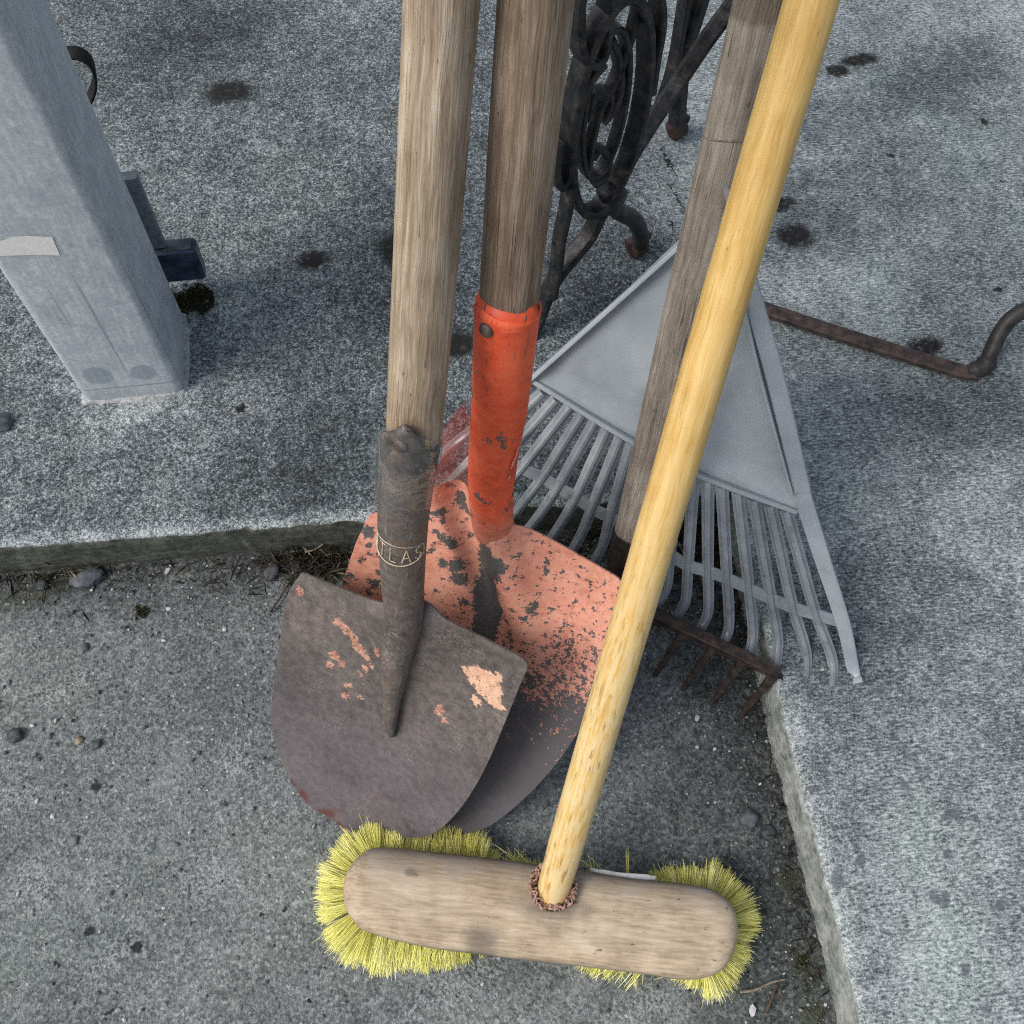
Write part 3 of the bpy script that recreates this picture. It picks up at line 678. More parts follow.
# ------------------------------------------------------------------ grey plastic leaf rake
def build_leaf_rake(M):
    tip_h = S - .002
    O = P(725, 196, .865); L_ = P(533, 378, .995); Rr = G(843, 622, .117)
    pl = Plane(O, Rr, L_)
    t = thing('leaf_rake', 'grey plastic fan leaf rake lying behind the wooden handles', 'leaf rake', G(655, 600, 0))
    mat = M['plastic']
    # body: dished plate
    low = [(533, 379), (560, 396), (590, 415), (625, 436), (655, 453), (690, 470), (725, 484), (760, 497), (797, 510)]
    m = MB(); rows = []
    NB = 24
    lowc = catmull([pl.at(*p) for p in low], 6); NL = len(lowc)
    for k in range(NB + 1):
        f = k / NB; row = []
        for j, q in enumerate(lowc):
            x = j / (NL - 1) * 2 - 1
            p = pl.o.lerp(q, .035 + .965 * f)
            dish = -.022 * (1 - x * x) * f * (1 - .55 * f) + .0035 * smooth(.955, 1.0, f) - .003 * smooth(.86, .90, f) * smooth(.97, .93, f)
            row.append(p + pl.n * dish)
        rows.append(row)
    vs = [p for r in rows for p in r]; n = NL; fs = [(i * n + j, i * n + j + 1, (i + 1) * n + j + 1, (i + 1) * n + j) for i in range(NB) for j in range(n - 1)]
    nv = len(vs); back = [p - pl.n * .0024 for p in vs]
    fs += [tuple(i + nv for i in reversed(f)) for f in fs]
    edge = [j for j in range(n)] + [i * n + n - 1 for i in range(1, NB + 1)] + [NB * n + j for j in range(n - 2, -1, -1)] + [i * n for i in range(NB - 1, 0, -1)]
    for a, b in zip(edge, edge[1:] + edge[:1]): fs.append((a, a + nv, b + nv, b))
    m.add(vs + back, fs)
    obj('fan_body', m, mat, t, 'angle')
    # side rims, raised flanges
    def flange(pts, w, h, off):
        b = MB(); b.band(catmull([pl.at(u, v) + pl.n * (off + (k if k else 0)) for u, v, k in pts], 6), w, h, pl.n); return b
    obj('side_rim', flange([(726, 190, 0), (700, 226, 0), (675, 249, 0), (605, 312, 0), (530, 379, 0)], .0045, .012, .004), mat, t, 'angle')
    rr = flange([(723, 186, 0), (731, 215, 0), (754, 300, 0), (776, 378, 0), (802, 489, 0)], .017, .005, .005)
    obj('side_rim', rr, mat, t, 'angle')
    ri = flange([(722, 188, 0), (728, 222, 0), (744, 300, 0), (762, 378, 0), (792, 489, 0)], .003, .014, .006)
    obj('side_rim', ri, mat, t, 'angle')
    lipb = MB(); lipb.band([q + pl.n * .003 for q in lowc], .005, .007, pl.n); obj('front_lip', lipb, mat, t, 'angle')
    sp_ = MB(); prs = [(pl.at(742, 262) + pl.n * .006, pl.at(757, 262) + pl.n * .006), (P(733, 222, .78), P(748, 222, .78)), (P(727, 207, .715), P(741, 201, .715)), (P(722, 184, .695), P(723.5, 184, .695))]
    rg = []
    for k in range(25):
        f = k / 24 * 3; i = min(2, int(f)); f -= i
        a_, b_ = prs[i][0].lerp(prs[i + 1][0], f), prs[i][1].lerp(prs[i + 1][1], f); rg.append([a_, b_, b_ - pl.n * .0018, a_ - pl.n * .0018])
    sp_.loft(rg); obj('rim_point', sp_, M['white'], t, 'angle')
    fer = MB(); q0 = pl.at(722, 215); q1 = pl.at(733, 128)
    fer.tube(densify([q0 - pl.n * .004, q1 + pl.n * .0], .01), [.013] * 3 + [.0125] * (len(densify([q0, q1], .01)) - 3), 20)
    obj('ferrule', fer, mat, t)
    # tines: sighted root, crossbar, bend, tip
    tines = [[(532, 384), (470, 432), (446, 452), (432, 470)], [(544, 391), (487, 445), (462, 470), (446, 488)], [(557, 398), (505, 457), (482, 482), (466, 502)], [(571, 405), (522, 468), (500, 494), (484, 514)],
             [(583, 413), (543, 477), (524, 502), (508, 522)], [(596, 420), (558, 487), (541, 513), (524, 534)], [(608, 428), (576, 497), (561, 524), (546, 545)], [(621, 436), (592, 508), (580, 537), (566, 560)],
             [(632, 442), (610, 517), (603, 545), (590, 570)], [(645, 450), (630, 527), (625, 556), (612, 582)], [(663, 459), (650, 541), (646, 574), (633, 596)],
             [(680, 466), (670, 554), (666, 588), (654, 608)], [(694, 473), (688, 565), (685, 602), (674, 619)], [(708, 479), (708, 571), (708, 611), (699, 631)], [(722, 485), (727, 578), (729, 625), (723, 643)],
             [(738, 491), (749, 588), (753, 633), (749, 654)], [(754, 498), (771, 598), (778, 641), (775, 666)], [(770, 504), (793, 607), (806, 651), (806, 677)], [(786, 509), (816, 614), (832, 659), (832, 687)]]
    outer = [(801, 490), (843, 622), (853, 668), (857, 684)]
    webs = []
    for tn in tines + [outer]:
        a, b, c = [pl.at(*p) for p in tn[:3]]
        tip = G(*tn[3], tip_h)
        pts = catmull([a + pl.n * .001, a.lerp(b, .5) + pl.n * .001, b, c - pl.n * .001, tip], 7)
        N = len(pts); edge_ = tn is outer
        nr = pl.n
        mb = MB()
        # channel section: wide flat tine with a raised spine
        rings = []
        for i, p in enumerate(pts):
            tg = (pts[min(i + 1, N - 1)] - pts[max(i - 1, 0)]).normalized()
            nn = (nr - nr.dot(tg) * tg).normalized(); sd = tg.cross(nn)
            w = lerp(.0066, .0052, i / N) if not edge_ else lerp(.0085, .0055, i / N)
            if edge_ and i > N - 5: w *= 1.25
            prof = [(-1, -.3), (-1, .12), (-.70, .30), (-.42, .85), (0, 1.02), (.42, .85), (.70, .30), (1, .12), (1, -.3), (.45, -.3), (0, .1), (-.45, -.3)]
            if edge_: prof = [(-1, -.4), (-1, .5), (-.8, .62), (-.5, .64), (-.3, .62), (0, .6), (.3, .6), (.6, .55), (1, .45), (1, -.4), (.4, -.45), (-.4, -.45)]
            rings.append([p + sd * x * w + nn * y * w for x, y in prof])
        mb.loft(rings); obj('tine', mb, M['plastic'] if edge_ else M['tine'], t, 'angle')
        webs.append(b)
    wp = catmull(webs, 6)
    wb = MB(); wb.band([p + pl.n * .0008 for p in wp], .0140, .0034, pl.n); obj('crossbar', wb, M['tine'], t, 'angle')

# ------------------------------------------------------------------ steel rake with the grey handle
def build_steel_rake(M):
    t = thing('garden_rake', 'rusty steel garden rake with straight teeth and a weathered grey wooden handle', 'rake', G(605, 620, 0))
    e1_, e0_ = G(779, 674, .080), G(598, 588, .080)
    dirb = (e1_ - e0_).normalized(); half = (e1_ - e0_).length
    a = e0_ - dirb * half
    mb = MB(); mb.box(e0_, dirb * half, V((-dirb.y, dirb.x, 0)) * .006, V((0, 0, 1)) * .007, .0015)
    head = obj('head_bar', mb, M['rust'], t, 'angle')
    tips = [(741, 722), (712, 708), (684.5, 692), (653, 676)]
    dv = (G(741, 722, 0) - G(779, 674, .080))
    for i in range(13):
        k = -half + .004 + (2 * half - .008) * i / 12
        p = e0_ + dirb * k
        q = p + V((dv.x * .97, dv.y * .97, -.077))
        tt = MB(); side = V((-dirb.y, dirb.x, 0))
        pts = [p + V((0, 0, -.002)), p.lerp(q, .12) + side * -.001, p.lerp(q, .5), p.lerp(q, .96)]
        pts = catmull(pts, 4); N = len(pts)
        wd = [lerp(1.35, .62, min(1, j / N * 1.1)) for j in range(N)]
        if True: wd[0] = 2.2; wd[1] = 1.7
        tt.band(pts, .0088, .0072, side, wd)
        o = obj('tooth', tt, M['rust'], head, 'angle')
        tp = MB(); dd = (pts[-1] - pts[-2]).normalized(); tp.band([pts[-1] - dd * .010, pts[-1] - dd * .004, pts[-1] + dd * .0025], .0068 * .72, .0062 * .72, side, [.95, .93, .6]); obj('tooth_tip', tp, M['redtip'], head, 'angle')
    hd, d, L, tot = handle_pts([(631.5, 540, .985), (762, 0, .672)], .32)
    neck = hd[0]
    sh = MB(); pts = catmull([e0_ + V((0, 0, .002)), e0_ + V((0, .004, .03)), neck - d * .075, neck - d * .05, neck - d * .02, neck + d * .012], 8)
    N = len(pts); sh.tube(pts, [lerp(.0055, .0085, min(1, j / 16)) if j < 17 else lerp(.010, .0195, min(1, (j - 17) / 12)) for j in range(N)], 20)
    obj('ferrule', sh, M['rust'], t)
    hm = MB(); hm.tube([hd[0] - d * .004] + hd, [.0170] + [.0187] + [lerp(.0190, .0192, i / len(hd)) for i in range(len(hd) - 1)], 32, True, .04, 1, ws=8, seed=15)
    # bands where something was tied
    zz = {v: (P(0, 0, 1), 0) for v in ()}
    z1 = L * .80
    obj('handle', hm, mat_wood('grey_weathered_pole', (.115, .093, .072), (.265, .228, .185), (.48, .435, .37), .55, .85, seed=3, stain=[(.48, .56, (.55, .5, .45), .8)]), t)
    # ring of old twine
    i = min(range(len(hd)), key=lambda k: (hd[k] - P(735, 125, .735)).length)
    f1 = (CAM - hd[i]); f1 = (f1 - f1.dot(d) * d).normalized(); f2 = d.cross(f1)
    tw = MB(); tw.tube([hd[i] + (f1 * math.cos(a_) + f2 * math.sin(a_)) * .0193 + d * .0035 * math.sin(a_ * 1.0 + .4) for a_ in [2 * math.pi * k / 40 for k in range(41)]], .0007, 6)
    obj('wire_tie', tw, M['wire'], t)

# ------------------------------------------------------------------ broom
def build_broom(M):
    hz = .058
    t = thing('push_broom', 'wooden push broom with yellow bristles and a yellow varnished handle', 'broom', G(545, 910, 0))
    out = [(380, 847), (361, 854), (347.6, 870), (343, 890), (345, 908), (353.5, 921.6), (368, 932), (422, 946), (473, 953), (529, 960), (583, 966), (640, 973), (680, 979), (705, 978), (724.6, 968), (735, 948.5), (738, 929), (734, 909), (722, 895), (705, 887), (671, 882), (632, 878), (573, 869), (500, 859), (436, 852)]
    pts = [G(u, v, hz) for u, v in out]
    ring = catmull(pts, 8, True); n = len(ring)
    c = sum(ring, V((0, 0, 0))) / n
    ax = (G(738, 929, hz) - G(343, 890, hz)).normalized(); ay = V((-ax.y, ax.x, 0))
    halfL = (G(738, 929, hz) - G(343, 890, hz)).length / 2; halfW = .047
    m = MB(); rings = []; at = []
    def ringat(f, z):
        r = []
        for p in ring:
            q = p - c; x = q.dot(ax); y = q.dot(ay)
            xx = x - math.copysign((1 - f) * halfW * max(0, min(1, (abs(x) - (halfL - .09)) / .09)), x)
            r.append(c + ax * xx + ay * y * f + V((0, 0, z - hz)))
        return r
    prof = [(.90, .030), (.97, .031), (1.0, .035), (1.0, .052), (.993, .058), (.97, .063), (.92, .0675), (.84, .0705), (.7, .073), (.5, .0745), (.3, .0752), (.04, .0755)]
    rings = [ringat(f, z) for f, z in prof]
    attr = [[((p - c).dot(ay), p.z, (p - c).dot(ax)) for p in r] for r in rings]
    m.loft(rings, attr)
    block_mat = mat_block(c, ax, ay)
    bl = obj('block', m, block_mat, t, True)
    # handle
    hd, d, L, tot = handle_pts([(551, 897, .969), (811.5, 0, .612)], .42)
    hm = MB(); rad = [lerp(.0155, .0168, min(1, i / 6)) for i in range(len(hd))]
    hm.tube([hd[0] - d * .02] + hd, [.0145] + rad, 32, True, .012, 1, ws=6, seed=21)
    obj('handle', hm, mat_wood('yellow_varnished_pine', (.46, .26, .065), (.66, .43, .135), (.78, .565, .235), .3, .42, worn=(.20, .60, (.72, .57, .30), (.34, .22, .085)), seed=4, bumpk=.25, gloss=True), t)
    # rim of the handle hole stuffed with pink twine
    hc = G(552.5, 888, .0740)
    tw = MB()
    for k in range(46):
        a0 = random.uniform(0, 6.28); a1 = a0 + random.uniform(.5, 1.6)
        ps = []
        for i in range(9):
            a = lerp(a0, a1, i / 8); rr = .0182 + random.uniform(-.0022, .0052)
            ps.append(hc + ax * math.cos(a) * rr + ay * math.sin(a) * rr + V((0, 0, random.uniform(-.004, .009))) + d * .002)
        tw.tube(catmull(ps, 3), random.uniform(.0005, .0016), 6)
    obj('twine', tw, M['pink'], t)
    hole = MB(); hole.tube([hc + V((0, 0, -.006)), hc + V((0, 0, .0022))], [.0235, .0215], 28); obj('socket_hole', hole, M['dark'], t)
    # bristles: tufts set round the block
    br = MB(); br.closed = False
    per = []; Ltot = 0
    for i in range(n):
        per.append((Ltot, i)); Ltot += (ring[(i + 1) % n] - ring[i]).length
    def at_len(l):
        l %= Ltot; i = 0
        for k, (a, j) in enumerate(per):
            if a <= l: i = k
        a, j = per[i]; p, q = ring[j], ring[(j + 1) % n]; f = (l - a) / max(1e-6, (q - p).length)
        x = p.lerp(q, f); tg = (q - p).normalized(); out_ = V((tg.y, -tg.x, 0))
        if out_.dot(x - c) < 0: out_ = -out_
        return x, out_
    def strand(p0, mid, p1, w, hue):
        sd = V((random.uniform(-1, 1), random.uniform(-1, 1), random.uniform(-.6, .6))).normalized()
        mid2 = (p0 + p1) * .5 * .35 + mid * .65
        ps = [p0, mid2.lerp(p0, .35), mid2.lerp(p1, .3), p1]
        vs = []; a_ = []
        for k, p in enumerate(ps):
            ww = w * (1 - .55 * k / 3)
            vs += [p - sd * ww, p + sd * ww]; a_ += [(hue, k / 3, 0)] * 2
        br.add(vs, [(0, 1, 3, 2), (2, 3, 5, 4), (4, 5, 7, 6)], a_)
    NT_ = 150
    for row in range(2):
        for k in range(NT_):
            l = Ltot * (k + .5 * row) / NT_
            x, o_ = at_len(l)
            q = x - c; lx = q.dot(ax) / halfL; ly = q.dot(ay)
            px = (lx + 1) / 2                       # 0 at the left end, 1 at the right end
            endL, endR = smooth(-.55, -.95, lx), smooth(.62, .95, lx)
            if row == 1 and k % 2: continue
            # splay of this part of the brush
            up_side = ly > 0
            if up_side:
                ks = [(0, .030), (.12, .026), (.22, .024), (.315, .026), (.36, .004), (.48, .006), (.52, .002), (.64, .003), (.705, .003), (.76, .0), (.79, .012), (.86, .020), (.93, .026), (1, .028)]
            else:
                ks = [(0, .031), (.10, .026), (.2, .018), (.27, .012), (.32, .005), (.36, -.014), (.55, -.014), (.60, .000), (.66, .006), (.73, -.010), (.85, -.004), (.92, .010), (1, .026)]
            spl = ks[-1][1]
            for (a0, v0), (a1, v1) in zip(ks, ks[1:]):
                if a0 <= px <= a1: spl = lerp(v0, v1, (px - a0) / (a1 - a0)); break
            if endL > .6 or endR > .6: spl = max(spl, .030 if endL > .6 or up_side else .022)
            lenj = random.uniform(.88, 1.10); lean = random.uniform(-.006, .006)
            tang = V((-o_.y, o_.x, 0)); hue = random.random()
            inset = .010 + .012 * row
            root = x - o_ * inset + V((0, 0, .033 - hz))
            tipc = x + o_ * (spl * lenj - row * .006) + tang * lean; tz = .010 + .010 * row + max(0, spl) * .35
            for s_ in range(135 if (endL > .2 or endR > .2 or spl > .012) else 64):
                a = random.uniform(0, 6.28); r0 = .0022 * math.sqrt(random.random())
                p0 = root + tang * math.cos(a) * r0 + o_ * math.sin(a) * r0
                sp_ = random.gauss(0, .0036); so_ = random.gauss(0, .0030); rad_ = random.uniform(.86, 1.03)
                if random.random() < .025: rad_ *= 1.14; sp_ *= 1.8
                p1 = root.lerp(V((tipc.x, tipc.y, tz)), rad_) + tang * sp_ + o_ * so_ + V((0, 0, random.uniform(-.006, .007)))
                p1.z = max(.0015, p1.z)
                md = p0.lerp(p1, .5) + V((0, 0, .007)) + o_ * .003
                strand(p0, md, p1, random.uniform(.00032, .00055), hue * .5 + random.random() * .5)
    # stray tufts on the far side
    for (u, v, u1, v1, k, sprd) in [(628, 880, 627, 852, 16, .0012), (458, 856, 461, 822, 90, .005), (446, 856, 448, 824, 60, .0045), (470, 858, 474, 830, 60, .0042), (516, 862, 512, 851, 30, .006), (425, 852, 424, 826, 16, .001), (372, 850, 366, 800, 3, .003), (640, 968, 634, 988, 22, .006), (620, 966, 612, 981, 18, .006), (590, 868, 588, 861, 20, .006)]:
        for s_ in range(k):
            p0 = G(u, v, .036) + V((random.gauss(0, sprd), random.gauss(0, .001), 0)); p1 = G(u1, v1, .022) + V((random.gauss(0, sprd * 1.5), random.gauss(0, .003), random.uniform(-.006, .006)))
            strand(p0, p0.lerp(p1, .5) + V((0, 0, .003)), p1, .00045, random.random())
    obj('bristles', br, M['bristle'], bl, False)
    # pale splinter of paint on the far edge of the block
    w = MB(); w.band(catmull([G(590, 869, .060), G(615, 875, .058), G(640, 877, .058), G(656, 878, .056)], 5), .006, .003, V((0, 0, 1)), [.6] * 3 + [1.0] * 10 + [.7] * 3); obj('paint_smear', w, M['white'], bl)

def mat_block(c, ax, ay):
    t = NT('worn_beech', .72, 0, .3); v = t.loc()
    g = t.map(v, (1, 1, .09))
    fib = t.noise(g, 420, 4, .6); br = t.noise(g, 90, 4, .6, .4); bl = t.noise(v, 26, 5, .6)
    k = t.math('ADD', t.math('ADD', t.math('MULTIPLY', fib, .36), t.math('MULTIPLY', br, .22)), t.math('MULTIPLY', bl, .46))
    cc = t.ramp(k, [(.34, (.20, .15, .10)), (.45, (.37, .285, .195)), (.54, (.51, .405, .285)), (.65, (.66, .55, .41))])
    y = t.sep(v)[0]; z = t.sep(v)[1]
    # grey dirt worn into the far edge and the ends
    d = t.math('MULTIPLY', t.ss(t.math('ADD', y, t.math('MULTIPLY', t.math('SUBTRACT', bl, .5), .05)), .010, .046), .75)
    cc = t.mix(d, cc, t.ramp(bl, [(.3, (.12, .11, .10)), (.7, (.25, .23, .21))]))
    e = t.math('MULTIPLY', t.ss(z, .066, .045), .7)
    cc = t.mix(e, cc, (.16, .155, .15))
    x = t.sep(v)[2]
    m = t.n.new('ShaderNodeCombineXYZ'); t.put(m.inputs[0], x); t.put(m.inputs[1], y); v2 = m.outputs[0]
    def lc(u, w): q = G(u, w, .085) - c; return q.dot(ax), q.dot(ay)
    sm = t.patches(v2, [(*lc(481, 940), .016, .012, .1), (*lc(483, 950), .018, .005, 0), (*lc(411, 872), .006, .004, 0), (*lc(553, 905), .03, .013, 0)], .02, 60, .7)
    cc = t.mix(t.math('MULTIPLY', sm, .6), cc, (.07, .066, .062))
    sp = t.math('MULTIPLY', t.ss(t.noise(t.map(v, (1, 1, .4)), 230, 3, .6), .66, .71), t.ss(x, -.05, .08, .25, .8))
    cc = t.mix(sp, cc, (.11, .075, .05))
    sc = t.ss(t.noise(t.map(v2, (1, .06, 1), rot=(0, 0, .3)), 420, 2, .5), .72, .75)
    cc = t.mix(t.math('MULTIPLY', sc, .35), cc, (.2, .16, .12))
    t.col(cc); t.bump(t.math('ADD', fib, t.math('MULTIPLY', br, .6)), .3, .001)
    return t.m

# ------------------------------------------------------------------ steel post, and what is fixed behind it
def build_post(M):
    c0, c1 = G(83, 403, S), G(172, 394, S)
    fx = (c1 - c0); fx.z = 0; fx.normalize(); fy = V((-fx.y, fx.x, 0)); W = .116; r = .0105
    o = c0 + fx * .002
    ctr = o + fx * W / 2 + fy * W / 2
    t = thing('post', 'square galvanised steel post set in the concrete', 'post', V((ctr.x, ctr.y, S)))
    ring = []
    for qx, qy, a0 in ((1, -1, -90), (1, 1, 0), (-1, 1, 90), (-1, -1, 180)):
        for k in range(7):
            a = R_(a0 + 90 * k / 6)
            ring.append((qx * (W / 2 - r) + math.cos(a) * r, qy * (W / 2 - r) + math.sin(a) * r))
    zs = [S - .02, S, S + .025] + [S + .05 + .05 * i for i in range(47)]
    rings = []; at = []
    for z in zs:
        k = kk = 1.0
        rings.append([ctr.xy.to_3d() + fx * x * k * kk + fy * y * k * kk + V((0, 0, z)) for x, y in ring]); at.append([(x, y, z - S) for x, y in ring])
    m = MB(); m.loft(rings, at)
    # material
    g = NT('galvanised_steel', .5, .15, .5); v = g.loc()
    a = g.noise(v, 18, 5, .62); b = g.noise(g.map(v, (1, 1, .12)), 220, 3, .6); s2 = g.noise(v, 210, 4, .7)
    k = g.math('ADD', g.math('ADD', g.math('MULTIPLY', a, .45), g.math('MULTIPLY', b, .25)), g.math('MULTIPLY', s2, .3))
    c = g.ramp(k, [(.36, (.37, .42, .455)), (.5, (.53, .585, .62)), (.60, (.71, .76, .785))])
    sp = g.sep(v)
    # horizontally laid spots near the foot (front face) and drip lines
    cv = g.n.new('ShaderNodeCombineXYZ'); g.put(cv.inputs[0], sp[0]); g.put(cv.inputs[1], sp[2])
    sp2 = g.patches(cv.outputs[0], [(-.026, .052, .017, .017, 0), (.024, .050, .014, .015, 0)], .004, 60, .14)
    front = g.ss(sp[1], -W / 2 + .004, -W / 2 + .001)
    c = g.mix(g.math('MULTIPLY', g.math('MULTIPLY', sp2, front), .55), c, (.22, .26, .31))
    ln = g.ss(g.noise(g.map(v, (1, 1, .015)), 130, 2, .5), .66, .70)
    c = g.mix(g.math('MULTIPLY', ln, .45), c, (.16, .19, .23))
    scr = g.ss(g.noise(g.map(v, (1, 1, .06), rot=(.5, .4, 0)), 260, 2, .5), .70, .73)
    c = g.mix(g.math('MULTIPLY', scr, .3), c, (.66, .70, .74))
    sm = g.ss(a, .53, .66, 0, .45)
    c = g.mix(sm, c, (.27, .315, .37))
    c = g.mix(g.ss(sp[2], .026, .0, 0, .5), c, (.30, .34, .37))
    seam = g.math('MULTIPLY', g.ss(g.math('ABSOLUTE', g.math('SUBTRACT', g.math('ADD', sp[2], g.math('MULTIPLY', a, .004)), .027)), .0013, .0004), .6)
    c = g.mix(seam, c, (.13, .155, .18))
    g.col(c); g.rough(g.ss(s2, .3, .7, .42, .62)); g.bump(g.math('ADD', s2, a), .15, .001)
    body = obj('post_body', m, g.m, t, 'angle')
    col = MB(); rows = []; NP = 140; nr_ = len(ring)
    for k in range(NP):
        f = k / NP * nr_; i = int(f); (x0, y0), (x1, y1) = ring[i], ring[(i + 1) % nr_]; x, y = lerp(x0, x1, f - i), lerp(y0, y1, f - i)
        dd = (fx * x + fy * y); q = ctr.xy.to_3d() + dd; dn = dd.normalized(); w = .006 + .010 * abs(nz(q, 30, 3)) + .004 * nz(q, 90, 5)
        rows.append([q - dn * .004 + V((0, 0, S - .01)), q - dn * .002 + V((0, 0, S + .0035 + .002 * nz(q, 120, 7))), q + dn * w * .5 + V((0, 0, S + .0025 + .003 * nz(q, 150, 2))), q + dn * w + V((0, 0, S - .002))])
    rows.append(rows[0]); col.loft(rows, None, False)
    obj('mortar_collar', col, M['mortar'], t, False)
    # strip of white tape on the front face
    def onF(u, v):
        d = ray(u, v); oo = ctr - fy * (W / 2 + .0008); return CAM + d * ((oo - CAM).dot(fy) / d.dot(fy))
    tp = MB(); tp.closed = False
    top = [(-40, 243), (-12, 243), (0, 241), (14, 236.5), (30, 236), (52, 237)]; bot = [(-40, 258), (-12, 257), (0, 256), (16, 255.5), (32, 255), (60, 255.5)]
    vs = [onF(*p) for p in top] + [onF(*p) for p in bot]; n = len(top)
    lo = (ctr - fx * (W / 2 - r + .002)).dot(fx)
    vs = [p if p.dot(fx) > lo else p + fx * (lo - p.dot(fx)) for p in vs]
    tp.add(vs, [(i, i + n, i + n + 1, i + 1) for i in range(n - 1)])
    tg_ = obj('paper_tape', tp, M['tape'], None, False, (vs[2].x, vs[2].y, vs[2].z))
    tag(tg_, 'torn strip of white tape stuck on the galvanised post', 'tape')
    # plate and blue box fixed behind the post
    bx = thing('bracket', 'grey metal bracket holding a dark blue plastic piece behind the galvanised post', 'bracket', G(178, 262, S))
    zb = V((0, 0, 1))
    top0 = ctr + fy * (W / 2 + .03) + fx * (W / 2 + .010)
    def onB(u, v, off):
        d = ray(u, v); oo = ctr + fy * (W / 2 + off); return CAM + d * ((oo - CAM).dot(fy) / d.dot(fy))
    pA, pB = onB(132, 174, .028), onB(158, 238, .028)
    pl_ = MB(); mid = (pA + pB) / 2 - zb * .006; hgt = abs(pA.z - pB.z) / 2 + .006
    pl_.box(mid - fx * .020, fx * .025, fy * .006, zb * hgt, .0015); obj('plate', pl_, M['galv'], bx, 'angle')
    q0, q1 = onB(150, 238, .028), onB(200, 283, .028)
    cb = onB(173, 261, .03)
    bb = MB(); bb.box(cb + fx * .002, fx * .031, fy * .011, zb * .027, .003); obj('blue_box', bb, M['blue'], bx, 'angle')
    lb = MB(); lb.box(cb + fx * .002 + zb * .0275, fx * .026, fy * .008, zb * .0012, .0004); obj('box_lid', lb, M['blue2'], bx, 'angle')
    arm = MB(); arm.box(cb - fx * .038 + fy * -.006, fx * .014, fy * .012, zb * .010, .001); obj('arm', arm, M['galv'], bx, 'angle')
    # loose black strap
    sc_ = [(48, 66), (60, 57), (70, 53), (82, 55), (91, 63), (95, 76), (93, 90), (86, 104), (76, 118), (66, 126)]
    ps = [onB(u, v, .06) for u, v in sc_]
    sb = MB(); sb.band(catmull(ps, 6, False), .0028, .013, (fy * .8 + zb * .45)); s_o = obj('strap', sb, M['strap'], None, True, tuple(ps[7]))
    tag(s_o, 'loop of black webbing strap showing behind the galvanised post', 'strap')

